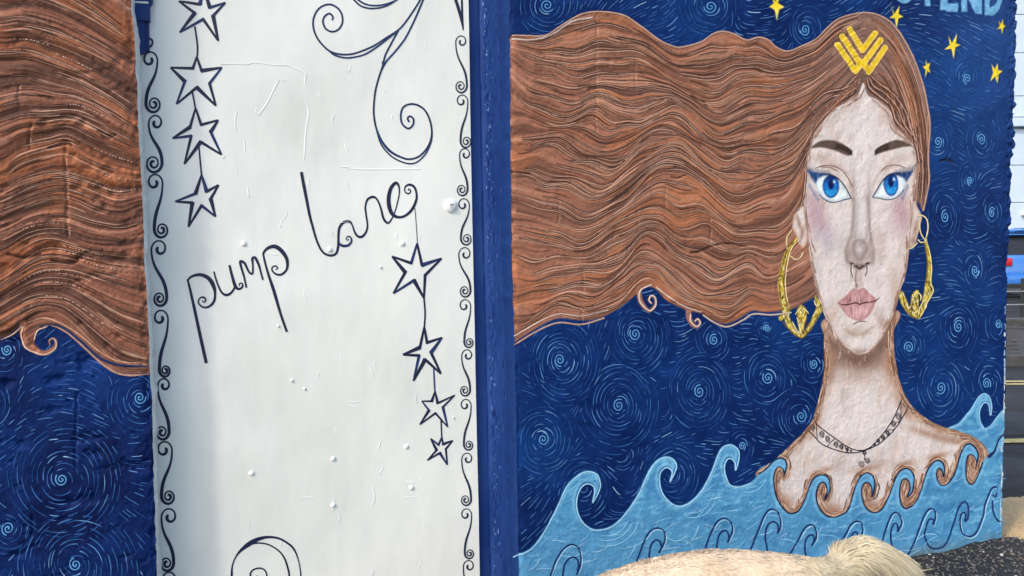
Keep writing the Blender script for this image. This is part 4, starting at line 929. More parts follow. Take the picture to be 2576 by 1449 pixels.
for pts in ["165,366 163,400 166,440 168,480 169,520 168,560 172,596", "46,215 45,250 47,268", "78,312 72,350 74,372", "193,990 192,1040 190,1100 189,1150 190,1182", "82,1296 80,1330 78,1350", "384,1010 387,1100 386,1190"]:
    q = P(pts); q = smooth(q, 5) + rng.normal(0, .8, (len(smooth(q, 5)), 2))
    qw = np.column_stack([q, 3 + 7 * N1.v(q[:, 1] / 22., q[:, 0])]); LW.stroke(qw, None, 0, 0, 3.0, dh=-.0045, crv=False)
    for kk in range(0, len(q) - 3, 3):
        if rng.random() < .55: LW.stroke(q[kk:kk + 3] + [3.4, 0], 2.6, C(206, 176, 158), .6, 1, only=[HAIR], crv=False)
        elif rng.random() < .3: LW.stroke(q[kk:kk + 2] + [4, 0], 2.6, C(96, 130, 170), .6, 1, only=[SKY], crv=False)
for pts in ["120,372,3 140,368,6 168,358,8 180,366,3", "130,655,4 175,662,9 215,640,10 235,648,4", "20,640,3 60,648,6 100,640,3", "250,330,4 270,345,9 290,340,3"]:
    LW.stroke(P(pts), None, C(58, 36, 30), .7, 2); LW.stroke(P(pts) * [1, 1, 1.4], None, 0, 0, 2, dh=-.009)
# hollows and dribbles where the render is missing
LW.h += np.clip(N2.fbm(WX2 * 14 + 3, WZ2 * 20, 4) - .62, 0, 1) * -.05
lwall = empty('painted_wall', 'rugged rendered wall with mural of flowing brown hair over blue, beside the white door', 'wall', ((x_far + xe) / 2, 0, 0))
made2 = LW.emit({SKY: ('night_sky_paint', None, 'dark blue painted background'), HAIR: ('painted_hair', None, 'rough reddish brown wavy painted hair')}, M_WALL, lwall)
wall_body(LW, lwall, .32, C(216, 219, 216))
SW2 = [(155, 1206, 118, .95), (352, 1000, 72, .9), (18, 880, 44, .9), (190, 1420, 130, .95), (-30, 1020, 60, .9), (20, 1330, 50, 1)]
sky_lines(LW, lwall, SW2, [1, -1, 1, 1, -1, -1], (-60, 780, 384, 1500), [SKY], lambda x, y: -.25 + .5 * math.sin(x / 70 + y / 90), 900, wid=2.5, gap=14)
rb = strands(LW, made2[HAIR], [HAIR], (-30, 372), (lv2[0] + 4, lv2[-1] - 4), y_on2, 560, 2, .66, .3)
rb.build('hair_strands', M_LINE, made2[HAIR], kind='stuff')
rb = Ribbons(LW, .0012, .0012)
for s_, w, c in [("0,856 30,842 56,822 52,845 62,872 86,886 114,892 138,878 142,862 134,851 124,856 126,868", 4, (206, 168, 140)), ("95,832 125,818 165,834 210,872 250,910 290,936 325,944 377,942", 5, (176, 134, 112)), ("70,812 110,800 150,812 200,842 250,884 300,908 372,914", 3.4, (196, 150, 124)), ("85,860 95,832 120,822", 3, (216, 184, 160)), ("100,818 150,822 200,856 250,900 300,918 374,922", 7, (30, 48, 86))]:
    rb.add(P(s_), w, C(*c), taper=True)
rb.build('hair_outline', M_LINE, made2[HAIR])
rb = Ribbons(LW, .0014, .0014)     # broken pale scuffs along the flow where light paint caught the ridges
for i in range(15):
    psi = rng.uniform(lv2[1], lv2[-2]); x0 = rng.uniform(-10, 300)
    for x in np.cumsum(rng.uniform(4, 13, 12)) + x0:
        if x > np.interp(y_on2(psi, x), edge_l[:, 1], edge_l[:, 0]) - 8: break
        rb.add(np.array([[x, y_on2(psi, x)], [x + rng.uniform(2, 5), y_on2(psi, x + 3)]]), rng.uniform(1.4, 2.6), C(214, 178, 158), crv=False)
rb.build('paint_scuffs', M_LINE, made2[HAIR], kind='stuff')

# =================================================================== DOOR AND FRAME
DY, JY = 0.105, 0.128
dl_, dr_ = P("300,0 345,1449"), P("1178,0 1181,160 1186,430 1192,720 1199,1080 1204,1290 1207,1449")
dR = edge_fn(dr_, DY); dLx = float(on_plane(np.array(300.), np.array(700.), DY)[0])
DR = Canvas(DY, np.arange(.03, ZT, .0048), lambda z: z * 0 + dLx, lambda z: dR(z) + jag(z + 9, 6, .0015), np.linspace(0, 1, 220))
DR.h = (N1.fbm(DR.X * 2.6 + 20, DR.Zz * 1.6, 3) - .5) * .011 + (N2.fbm(DR.X * 24, DR.Zz * 9, 3) - .5) * .0013
m1 = N1.fbm(DR.QX / 260, DR.QY / 320, 4)[..., None]; m2 = N2.fbm(DR.QX / 22, DR.QY / 60, 3)[..., None]
DR.col[:] = C(225, 226, 218) + (C(210, 212, 203) - C(225, 226, 218)) * np.clip((m1 - .35) * 2, 0, 1) + (m2 - .5) * .025
door = empty('door', 'tall white painted door with navy scrolls, stars and hand lettering', 'door', ((dLx + float(dR(1.5))) / 2, DY, .03))
DR.emit({0: ('door_leaf', None, None)}, M_DOOR, door)
Bx = B()
xr = float(dR(.03)); xr2 = float(dR(ZT))
Bx.prism([(dLx, .03), (xr - .001, .03), (xr2 - .001, ZT - .006), (dLx, ZT - .006)], DY + .012, DY + .05)
m_edge = plain_mat('door edge paint', lin(C(214, 216, 212)), .45, .05, 20, .1)
Bx.build('door_core', m_edge, door)
DI = C(20, 26, 56); DI2 = C(24, 62, 120)
def inkset(name, items, label=None, parent=None):
    rb = Ribbons(DR, .0010, .0004)
    for it in items:
        pts, w, col = it[0], it[1], it[2] if len(it) > 2 else DI
        rb.add(pts, w, col, step=3.0)
    return rb.build(name, M_INK, parent or door, label=label)
def linepath(p, step=3.0):
    r = []
    for i in range(len(p) - 1):
        m = max(1, int(np.linalg.norm(p[i + 1][:2] - p[i][:2]) / step)); t = (np.arange(m) / m)[:, None]; r.append(p[i] + (p[i + 1] - p[i]) * t)
    return np.vstack(r + [p[-1:]])
zl = lambda s_: Z(s_, 737.9, 415.9, .1759)
LANE = "115,95,44 135,210,45 160,340,45 195,520,42 230,700,38 268,850,35 310,1000,32 340,1090,31 380,1180,30 420,1238,31 460,1270,32 540,1290,34 610,1260,34 640,1160,36 645,1000,34 660,890,36 720,815,38 800,805,36 840,850,22 880,960,28 930,1020,36 990,1015,36 1040,950,30 1060,860,26 1040,700,26 1030,600,26 1060,490,30 1140,450,36 1200,490,26 1250,610,28 1290,760,34 1350,825,32 1400,775,22 1450,670,18 1490,530,18 1515,400,20 1510,300,26 1470,250,44 1400,320,52 1365,450,56 1370,580,58 1410,690,52 1490,740,40 1590,725,36 1690,640,40 1750,520,38 1765,420,30 1730,310,34 1660,275,34 1600,310,22 1600,380,18 1650,405,22 1680,370,18 1655,335,22 1640,360,14"
inkset('hand_lettering', [(zl(LANE), None), (zl("650,1110,30 700,1150,40 780,1145,36 830,1090,30 820,1030,22 780,1015,20 755,1050,16 780,1075,16 790,1050,12"), None, C(22, 40, 86))], 'navy hand painted word lane')
zp = lambda s_: Z(s_, 442.7, 590.3, .2315)
inkset('hand_lettering', [(linepath(zp("330,1395,36 260,1080,36 200,800,33 155,600,28 128,495,22")), None), (zp("122,500,22 170,455,26 260,435,36 350,470,44 405,550,44 425,640,28 410,730,28 350,785,24 290,785,20 245,740,18 260,690,18 300,680,22 325,710,18 305,735,16 285,715,12"), None),
  (zp("412,400,18 450,530,20 500,630,24 555,655,28 610,620,24 645,555,20"), None), (zp("580,330,26 610,450,30 645,560,36 680,590,26 720,570,22 720,530,16 690,530,14 690,560,10"), None),
  (zp("765,575,20 740,460,22 705,340,26 700,290,30 745,310,28 790,400,22 830,425,22 835,330,20 830,260,30 860,250,30 900,330,26 925,420,20 945,490,20"), None),
  (zp("1205,1055,26 1140,870,28 1060,600,34 1000,420,26 955,250,22 955,190,24 1010,140,34 1080,130,44 1150,180,44 1205,270,36 1205,370,26 1150,430,24 1090,430,22 1045,390,18 1050,350,16 1085,340,18 1105,365,14 1080,380,10"), None)], 'navy hand painted word pump')
STARS = ["511,-32 503,11 450,3 490,33 452,82 511,48.6 549,103 536,40 567,7 528,19.4|0", "495,143 485,172 429,170 465,205 444,262 495,220 543,266 527,210 558,170 507,178|1",
 "492,272 478,320 434,348 481,342 464,413 505,357 557,389 530,332 549,302 506,314|0", "507,440 492,487 441,507 484,510 474,571 507,517 542,545 530,500 550,465 520,482|0",
 "1049,612 1034,662 986,645 1019,685 989,738 1041,705 1066,750 1069,692 1111,650 1061,667|1", "1067,822 1056,874 1013,892 1054,894 1040,958 1069,904 1109,940 1084,887 1112,849 1074,862|0",
 "1094,984 1086,1009 1061,1009 1079,1032 1056,1068 1095,1039 1126,1074 1114,1024 1144,994 1101,1014|1", "1111,1099 1103,1119 1083,1103 1098,1132 1075,1158 1106,1139 1125,1169 1121,1129 1139,1108 1114,1117|0"]
for k, s_ in enumerate(STARS):
    p = P(s_.split('|')[0]); items = []; big = 1.0 if k < 6 else .72
    for i in range(10):
        a_, b_ = p[i], p[(i + 1) % 10]; dd = (b_ - a_) / np.linalg.norm(b_ - a_)
        fat = (11.0 if (i * 7 + k) % 3 == 0 else 7.8) * big; w0, w1 = (5.0 * big, fat) if i % 2 == 0 else (fat, 5.0 * big)
        a2, b2 = a_ - dd * (2 if i % 2 else 0), b_ + dd * (0 if i % 2 else 2)
        items.append((linepath(np.array([[*a2, w0], [*b2, w1]])), None, DI if (i + k) % 4 else C(26, 40, 88)))
    inkset('outlined_star', items)
inkset('star_thread', [(P("490,66 495,100 497,125 495,150"), 4.6)]); inkset('star_thread', [(P("484,232 489,258 492,276"), 4.6)]); inkset('star_thread', [(P("500,366 504,410 507,442"), 4.2)])
inkset('star_thread', [(P("1043.6,523 1047.5,575 1049.6,614"), 2.0, C(60, 64, 80))]); inkset('star_thread', [(P("1066,748 1069,788 1067,824"), 4.4)]); inkset('star_thread', [(P("1091,926 1092,955 1094,986"), 4.0, C(30, 50, 100))]); inkset('star_thread', [(P("1109,1052 1110,1075 1111,1100"), 3.8)])
# scrolls up both edges
def scroll(c0, R0_, c1, R1_, e, w):
    asp = .86
    t0 = np.linspace(0, 1, 30); turns0 = 1.15
    th = (2 * math.pi if e > 0 else math.pi) - e * turns0 * 2 * math.pi * (1 - t0); r = R0_ * (.22 + .78 * t0)
    A = np.stack([c0[0] + r * np.cos(th) * asp, c0[1] + r * np.sin(th)], 1)
    t1 = np.linspace(0, 1, 44)
    th = (math.pi if e > 0 else 0) - e * 1.85 * 2 * math.pi * t1; r = R1_ * (1 - .86 * t1)
    Bp = np.stack([c1[0] + r * np.cos(th) * asp, c1[1] + r * np.sin(th)], 1)
    p0, p3 = A[-1], Bp[0]; L = (p3[1] - p0[1]) * .5; t = np.linspace(0, 1, 26)[1:-1, None]
    p1, p2 = p0 + [0, L], p3 - [0, L]
    Mid = (1 - t) ** 3 * p0 + 3 * (1 - t) ** 2 * t * p1 + 3 * (1 - t) * t * t * p2 + t ** 3 * p3
    pts = np.vstack([A, Mid, Bp]); n = len(pts); u = np.linspace(0, 1, n)
    ww = w * (1 + .35 * np.cos(u * 4 * math.pi)) * np.clip(np.minimum(u, 1 - u) * 14 + .5, 0, 1)
    return np.column_stack([pts, ww])
LB_ = [((376, 150), 21, (387, 262), 20, 1), ((393, 309), 20, (386, 411), 22, -1), ((388, 459), 22, (407, 578), 19, 1), ((402, 626), 22, (402, 751), 18, -1), ((403, 800), 21, (416, 932), 15, 1), ((414, 969), 18, (408, 1087), 18, -1), ((412, 1131), 22, (424, 1249), 18, 1), ((427, 1300), 22, (419, 1418), 18, -1), ((423, 1458), 20, (432, 1580), 18, 1)]
for c0, r0, c1, r1, e in LB_: inkset('painted_scroll', [(scroll(c0, r0 * 1.1, c1, r1 * 1.14, e, 6.4), None, C(20, 28, 64))])
inkset('painted_scroll', [(np.column_stack([spiral(374, 104, 3, 21, 1.1, 3.4, .9, 1), np.linspace(4, 7, len(spiral(374, 104, 3, 21, 1.1, 3.4, .9, 1)))]), None)])
RB_ = [((1161, 105), 16, (1159, 217), 15, -1), ((1161, 254), 17, (1173, 356), 14, 1), ((1171, 388), 16, (1162, 477), 14, -1), ((1165, 515), 17, (1174, 601), 14, 1), ((1171, 639), 18, (1169, 732), 14, -1), ((1168, 769), 17, (1180, 861), 12, 1), ((1176, 894), 16, (1169, 982), 13, -1), ((1170, 1019), 16, (1179, 1119), 12, 1), ((1176, 1154), 16, (1171, 1257), 13, -1), ((1171, 1294), 16, (1181, 1392), 12, 1), ((1180, 1424), 16, (1174, 1530), 13, -1)]
for c0, r0, c1, r1, e in RB_: inkset('painted_scroll', [(scroll(c0, r0 * 1.08, c1, r1 * 1.2, e, 4.0), None, C(34, 40, 62))])
inkset('painted_scroll', [(P("1142,-10,7 1152,20,8 1160,48,7 1165,76,3"), None), (P("1161,-10,5 1162,30,5 1165,76,3"), None)])
zf = lambda s_: Z(s_, 764.7, 0, .2963)
fl = [(zf("238,172 246,145 215,115 175,140 160,185 185,245 240,270 300,243 328,170 300,85 220,38 130,70 80,160 85,260 130,350 210,430 300,460 400,460 500,430 600,385 700,320 800,255 860,190 930,90 985,0 1020,-70"), 4.6, C(26, 38, 78)),
      (zf("210,430 260,468 340,490 420,487 520,460 620,398 720,322 800,260"), 4.4, C(26, 44, 88)), (zf("770,285,6 830,225,9 875,165,6"), None, DI2)]
inkset('painted_flourish', fl, 'navy scroll curling to the left at the top of the door')
inkset('painted_flourish', [(zf("1040,-70 1010,0 960,120 900,250 850,340 780,430 700,520 660,590"), 4.8, C(26, 44, 88)), (zf("800,260 740,370 690,470 665,570 635,660 605,780 592,920 598,1010 618,1100 665,1200 740,1285 830,1335 900,1350 980,1325 1050,1250 1085,1150 1075,1040 1030,940 960,890 890,885 840,915 822,980 835,1050 885,1090 925,1060 930,1010 900,985 880,1005 895,1035"), 4.8, C(28, 40, 76)),
   (zf("600,1040 650,1210 720,1305 800,1360 890,1388 960,1375 1030,1310 1075,1220 1090,1150"), 3.8, C(28, 44, 80)), (zf("610,1090,4 650,1185,9 710,1270,11 790,1325,8 850,1345,5"), None, DI2), (zf("660,520,4 668,560,8 655,600,8 640,650,4"), None, C(24, 34, 72))], 'navy scroll curling to the right below the other flourish')
inkset('painted_flourish', [(zf("390,-40 425,0 480,50 560,72 650,65 720,40 800,-10"), 4.2, C(26, 38, 78)), (zf("430,-30 460,0 520,35 600,48 700,35 790,0"), 4.4, C(26, 44, 88))], 'navy double arc cut by the top of the frame')
zb = lambda s_: Z(s_, 550, 1328.2, .0937)
inkset('painted_flourish', [(zb("700,2300,30 500,1900,40 360,1500,50 350,1288,60 370,1000,40 480,740,42 640,560,90 860,400,130 1080,290,100 1330,240,70 1600,270,55 1850,400,55 2030,580,50 2150,900,30 2205,1288,35 2180,1700,40 2000,2100,40"), None, C(20, 26, 60)), (zb("900,420,40 1100,400,40 1350,450,40 1600,600,40 1750,780,45 1850,1050,50 1890,1288,50 1840,1650,50 1600,1900,50 1250,1900,50 950,1700,50 850,1288,46 920,1130,42 1100,1080,45 1240,1140,40 1290,1288,40 1200,1420,40 1060,1400,40 1030,1280,40"), None, C(22, 28, 48))], 'navy snail shaped scroll at the bottom of the door')
# ridges in the door paint, rivets, lock
rb = Ribbons(DR, .0003, .0013); WH = C(226, 229, 224)
for s_ in ["556,163 590,160 622,163 640,158 690,162 722,163", "722,163 745,172 768,184 766,205 772,222", "650,290 672,258 690,222 702,200", "706,196 720,205", "768,250 775,280 768,330 765,400", "870,424 930,425 1010,424 1060,425", "860,419 880,420", "596,280 590,305 593,330", "612,350 618,380", "623,470 628,498", "930,920 936,945", "1020,1210 1042,1214", "1018,1250 1044,1250", "838,1290 842,1252", "935,1222 942,1250 938,1270", "760,1250 790,1252", "870,1010 905,1012", "880,1020 900,1026", "850,560 880,558", "668,640 700,640"]:
    rb.add(P(s_) + rng.normal(0, .8, (len(P(s_)), 2)), rng.uniform(2.5, 5), WH, taper=True)
for i in range(34):
    x, y = rng.uniform(560, 1100), rng.uniform(30, 1430); rb.add(np.array([[x, y], [x + rng.normal(0, 4), y + rng.uniform(4, 16)], [x + rng.normal(0, 5), y + rng.uniform(16, 24)]]), rng.uniform(1.5, 4), WH, taper=True, off=rng.uniform(-.0006, .0002))
rb.build('paint_ridge', M_DOOR, door, kind='stuff')
def dome(name, qx, qy, rpx, hgt, mat, parent, sq=1.0):
    x, z, h, _ = DR.at(np.array([qx]), np.array([qy])); x, z, h = float(x[0]), float(z[0]), float(h[0])
    r = rpx * .00148; n = 14; V = [(x, DY - h - hgt, z)]; Fc = []
    for j, (k, hh_) in enumerate([(.45, .92), (.75, .68), (.95, .25), (1.12, -.3)]):
        for i in range(n): V.append((x + r * k * math.cos(i * 2 * math.pi / n), DY - h - hgt * hh_, z + r * k * math.sin(i * 2 * math.pi / n) * sq))
    for i in range(n): Fc.append((0, 1 + (i + 1) % n, 1 + i)[::-1])
    for j in range(3):
        for i in range(n):
            a_ = 1 + j * n + i; b_ = 1 + j * n + (i + 1) % n; Fc.append((a_, b_, b_ + n, a_ + n)[::-1])
    V = np.array(V); cc = np.tile(C(226, 229, 225), (len(V), 1))
    return mesh_np(name, V, [f[::-1] for f in Fc], mat, parent, cc)
for qx, qy, r in [(613, 613, 7), (829, 628, 7), (1012, 613, 7), (838, 1154, 6.5), (1022, 1124, 6.5), (838, 1271, 6.5), (1035, 1227, 6.5), (633, 1190, 6.5), (734, 957, 4), (766, 978, 3.5), (1180 - 40, 1050, 3), (700, 820, 3), (957, 672, 4)]:
    dome('rivet', qx, qy, r, .006, M_DOOR, door)
lock = dome('door_lock', 1134, 518, 19, .011, M_DOOR, door)
x, z, h, _ = DR.at(np.array([1136.]), np.array([518.])); lx, lz, ly = float(x[0]), float(z[0]), DY - float(h[0])
Bx = B().cyl((lx, ly, lz), (lx, ly - .0135, lz), .012, .011, 20); Bx.build('lock_plug', M_DOOR.copy() if False else plain_mat('painted lock plug', lin(C(206, 210, 208)), .4, .1, 200, .2), lock)
Bx = B()
for dx, dz, w_, h_ in [(-.007, .0035, .0022, .006), (-.002, .003, .002, .009), (.003, .003, .002, .007), (.0065, .0045, .004, .002), (.0, -.006, .008, .0014)]: Bx.box((lx + dx, ly - .0137, lz + dz), (w_, .0012, h_))
Bx.build('keyhole', plain_mat('dark keyhole', (.04, .045, .05), .5, .2, 50, 0), lock)
# blue hinge strap on the hidden side of the door
def dq(qx, qy, yy): v = on_plane(np.array(float(qx)), np.array(float(qy)), yy); return float(v[0]), float(v[1])
def qbox(q0, q1, q2, q3, y0, y1): return B().prism([dq(*q, y0) for q in (q0, q1, q2, q3)], y0, y1)
hs = qbox((300, -60), (374, -60), (375, 51), (320, 51), DY - .030, DY + .002).build('hinge_strap', M_FRAME, door)
qbox((310, 51), (376, 51), (377, 132), (310, 132), DY - .018, DY + .002).build('hinge_knuckle', M_FRAME, hs) if False else None
Bx = qbox((318, 52), (374, 52), (375, 128), (322, 128), DY - .012, DY + .002); Bx.build('hinge_plate', M_FRAME, door)
qbox((330, 48), (364, 48), (365, 136), (332, 136), DY - .022, DY - .0125).build('hinge_pin', M_FRAME, hs)
qbox((322, 2), (372, 4), (374, 9), (322, 6), DY - .0325, DY - .0305).build('paint_stripe', m_edge, hs)
qbox((368, -30), (384, -30), (382, 6), (370, 20), DY - .020, DY + .002).build('hinge_tip', M_FRAME, hs)
blue = np.array(lin(C(46, 82, 146)))
for o in list(bpy.data.objects):
    if o.type == 'MESH' and o.data.materials and o.data.materials[0] == M_FRAME and 'paint' not in o.data.color_attributes:
        a_ = o.data.color_attributes.new('paint', 'FLOAT_COLOR', 'POINT'); n_ = len(o.data.vertices)
        a_.data.foreach_set('color', np.tile(np.append(lin(C(36, 58, 112)), 1), n_).astype(np.float32))
# jamb between door and right wall: stop bead, groove, flat face
jx0 = float(dR(1.4)) - .03
frame = empty('timber_upright', 'blue gloss painted upright between the white door and the mural wall', 'post', (jx0 + .07, JY, 0))
jl, jr = edge_fn(dr_ + [-14, 0], JY), edge_fn(P("1283,0 1285,300 1289,700 1302,1200 1306,1449") + [10, 0], 0)
JB = Canvas(JY, np.arange(0, ZT, .006), lambda z: jl(z), lambda z: jr(z), np.linspace(0, 1, 64))
JB.h = (N1.fbm(JB.X * 30, JB.Zz * 5, 3) - .5) * .003 + (N2.fbm(JB.X * 90, JB.Zz * 40, 3) - .5) * .0008
gq = 1207 + (JB.QY / 1449) * 30
gr = np.exp(-((JB.QX - gq) / 4.0) ** 2); JB.h -= gr * .004 * (N3.fbm(JB.X * 20, JB.Zz * 25, 3) + .3)
JB.h += np.where(JB.QX > gq, .004, 0) + np.exp(-((JB.QX - gq - 12) / 10) ** 2) * (N4.fbm(JB.X * 120, JB.Zz * 60, 3) - .45) * .006
JB.col[:] = C(34, 66, 128) + (N1.fbm(JB.QX / 40, JB.QY / 160, 4) - .5)[..., None] * .10 - gr[..., None] * .03
JB.emit({0: ('door_post', None, None)}, M_FRAME, frame)
B().prism([(jx0 - .01, 0), (jx0 + .16, 0), (jx0 + .16, ZT - .01), (jx0 - .01, ZT - .01)], JY + .014, JY + .10).build('post_core', plain_mat('post timber', lin(C(44, 74, 134)), .5, .1, 30, .1), frame)
rb = Ribbons(JB, .0006, .0006)
for i in range(170):
    y = rng.uniform(0, 1440); x = rng.uniform(1214, 1262) + y / 1449 * 26; rb.add(np.array([[x, y], [x + rng.normal(0, .8), y + rng.uniform(4, 26)]]), rng.uniform(.8, 2.0), C(*[(62, 94, 152), (26, 48, 100), (30, 56, 112), (52, 82, 140)][rng.integers(4)]), crv=False)
for i in range(130):
    y = rng.uniform(0, 1440); x = 1212 + y / 1449 * 30 + abs(rng.normal(0, 9)); rb.add(np.array([[x, y], [x + rng.normal(0, 1.5), y + rng.uniform(2, 9)]]), rng.uniform(1, 2.4), C(*[(120, 150, 196), (84, 116, 170), (28, 40, 84)][rng.integers(3)]), crv=False)
rb.build('paint_chips', M_LINE, frame, kind='stuff')
B().box((float(dLx + xr) / 2, DY + .05, .012), (xr - dLx + .1, .16, .024), bev=.004).build('threshold', plain_mat('stone sill', (.22, .21, .2), .8, .2, 20, .3), frame)

# =================================================================== GROUND AND STREET
def sheet(name, pts, z, mat, kind='structure', sub=0, zf=None, parent=None):
    """flat polygon on the ground; pts in (x, y)"""
    bm = bmesh.new(); f = bm.faces.new([bm.verts.new((x, y, z)) for x, y in pts])
    bm.normal_update()
    if f.normal.z < 0: bmesh.ops.reverse_faces(bm, faces=[f])
    me = bpy.data.meshes.new(name); bm.to_mesh(me); bm.free(); me.materials.append(mat)
    o = bpy.data.objects.new(name, me); link(o, parent)
    if kind: o['kind'] = kind
    return o
def asphalt(name, lo, hi, rough=.8, sp=260):
    m, n, l, p = newmat(name); pos = position(n)
    a = noise_node(n, l, sp, 3, .7, pos); b = noise_node(n, l, 1.6, 5, .6, pos); v = n.new('ShaderNodeTexVoronoi'); v.inputs['Scale'].default_value = 150; l.new(pos, v.inputs['Vector'])
    r = ramp(n, l, a.outputs[0], [(.32, np.array(lo) * .6), (.55, lo), (.75, hi)])
    r2 = ramp(n, l, b.outputs[0], [(.35, (.62, .62, .64)), (.65, (1.1, 1.08, 1.04))])
    mx = n.new('ShaderNodeMix'); mx.data_type = 'RGBA'; mx.blend_type = 'MULTIPLY'; mx.inputs[0].default_value = 1
    l.new(r.outputs[0], mx.inputs[6]); l.new(r2.outputs[0], mx.inputs[7]); l.new(mx.outputs[2], p.inputs['Base Color']); p.inputs['Specular IOR Level'].default_value = .25
    rr = ramp(n, l, b.outputs[0], [(.4, (rough * .55,) * 3), (.62, (rough,) * 3)]); l.new(rr.outputs[0], p.inputs['Roughness'])
    bu = n.new('ShaderNodeBump'); bu.inputs['Strength'].default_value = .7; bu.inputs['Distance'].default_value = .006; l.new(v.outputs['Distance'], bu.inputs['Height']); l.new(bu.outputs[0], p.inputs['Normal'])
    return m
M_GROUND = asphalt('dark tarmac', (.032, .030, .028), (.11, .10, .09))
M_ROAD = asphalt('worn road asphalt', (.036, .035, .037), (.075, .073, .074))
M_TAN = asphalt('sandy paving', (.60, .42, .21), (.78, .59, .35), .95, 120)
M_YEL = plain_mat('worn yellow road paint', (.55, .42, .10), .8, .3, 22, .3, c2=(.66, .56, .26))
M_STONE = plain_mat('dark stone sett', (.03, .026, .022), .7, .4, 14, .5, .006, c2=(.085, .072, .06))
M_KERB = plain_mat('kerb stone', (.06, .056, .052), .75, .3, 9, .4, .004)
def bgp(d, l): p = bg(d, l); return (p[0], p[1])
gq_ = [bgp(-160, -220), bgp(-160, 240), bgp(240, 240), bgp(240, -220)]
sheet('ground', gq_, 0.0, M_GROUND)
sheet('road', [bgp(5.55, -60), bgp(5.55, 80), bgp(8.55, 80), bgp(8.55, -60)], .004, M_ROAD)
def gdl(qx, qy):
    p = on_ground(qx, qy); v = p - CAM; return float(v @ F0), float(v @ R0)
d1a, l1a = gdl(2527, 1117); d1b, l1b = gdl(2527, 1106); d2a, _ = gdl(2531, 966); d2b, l2b = gdl(2531, 953)
def yline(d, w, tilt=0.0):
    pts = []
    for k in range(0, 41):
        l_ = 1.0 + k * .45; pts.append(bgp(d + tilt * (l_ - l1a) + rng.normal(0, .006), l_))
    for k in range(40, -1, -1):
        l_ = 1.0 + k * .45; pts.append(bgp(d + w + tilt * (l_ - l1a) + rng.normal(0, .006), l_))
    o = sheet('yellow_line', pts, .008, M_YEL); return o
yline(d1a, d1b - d1a, .04); yline(d2a, .07, -.05); yline(d2a + .15, .07, -.05)
tq = [(2516, 1386), (2528, 1394), (2545, 1399), (2565, 1409), (2600, 1424), (2680, 1450), (2900, 1500), (2900, 1240), (2680, 1247), (2600, 1252), (2560, 1256), (2530, 1257), (2480, 1262), (2440, 1262), (2440, 1360)]
tpts = smooth(P(' '.join(f'{a},{b}' for a, b in tq)), 8, True)
tan = sheet('pavement', [tuple(on_ground(*(q + rng.normal(0, 1.2, 2)))[:2]) for q in tpts], .012, M_TAN)
sheet('bounce_pavement', [(-14, -1.35), (4.3, -1.35), (5.2, -4.2), (5.2, -9), (-14, -9)], .012, asphalt('pale bounce concrete', (.26, .25, .22), (.40, .38, .34), .9, 90))  # pale paving added out of view to bounce light onto the walls
# far pavement: kerb stones and setts, each its own piece
far = bpy.data.objects.new('far_pavement', None); link(far); far.location = bg(9.5, 7); far['kind'] = 'structure'
rzv = -YAW
def block(name, d, l_, w, dp, h, mat, parent, me_cache={}):
    key = (name, round(w, 2), round(dp, 2), round(h, 2), rng.integers(3))
    if key not in me_cache:
        bb = B().box((0, 0, 0), (w - .012, dp - .012, h), bev=.012); me = bpy.data.meshes.new(name)
        for v in bb.bm.verts: v.co += Vector(rng.normal(0, .004, 3))
        bb.bm.to_mesh(me); bb.bm.free(); me.materials.append(mat); me_cache[key] = me
    o = bpy.data.objects.new(name, me_cache[key]); link(o, parent); p = bg(d, l_, h / 2 - .03 + rng.normal(0, .004))
    o.location = Vector(p) - parent.location; o.rotation_euler = (rng.normal(0, .012), rng.normal(0, .012), rzv)
    return o
for k in range(9): block('kerb_stone', 8.72, 4.2 + k * .92, .92, .16, .15, M_KERB, far)
for r in range(8):
    for k in range(14): block('sett', 9.02 + r * .36, 4.6 + k * .44 + (.22 if r % 2 else 0), .44, .36, .14, M_STONE, far)
for k in range(6): block('edge_stone', 11.98, 4.6 + k * 1.1, 1.1, .22, .22, M_KERB, far)
# loose grit and a bank of dirt against the foot of the wall
gx = np.linspace(-1.2, 3.62, 220); gy = np.linspace(-.75, .0, 60); GX, GY = np.meshgrid(gx, gy)
hz = .024 * np.exp(-((GY) / .20) ** 2) * np.clip((GX - .8) / 2.4, .15, 1) * (N1.fbm(GX * 5, GY * 7, 4) * 1.5) + (N2.fbm(GX * 24, GY * 24, 3) - .5) * .010 * np.exp(-(GY / .5) ** 2)
fade = np.clip((GY + .75) / .25, 0, 1) * np.clip((3.62 - GX) / .2, 0, 1); hz = hz * fade + .006 - (1 - fade) * .02
idx = np.arange(GX.size).reshape(GX.shape); gf = np.stack([idx[:-1, :-1], idx[:-1, 1:], idx[1:, 1:], idx[1:, :-1]], -1).reshape(-1, 4)
mesh_np('dirt_verge', np.stack([GX, GY, hz], -1).reshape(-1, 3), gf, M_GROUND, kind='structure')
M_PEB = plain_mat('grit stones', (.045, .042, .038), .6, .5, 60, .3, .002, c2=(.16, .15, .14))
M_PEB2 = plain_mat('pale grit', (.45, .43, .38), .5, .3, 40, .2)
ico = bmesh.new(); bmesh.ops.create_icosphere(ico, subdivisions=1, radius=1); iv = np.array([v.co[:] for v in ico.verts]); ifc = np.array([[v.index for v in f.verts] for f in ico.faces]); ico.free()
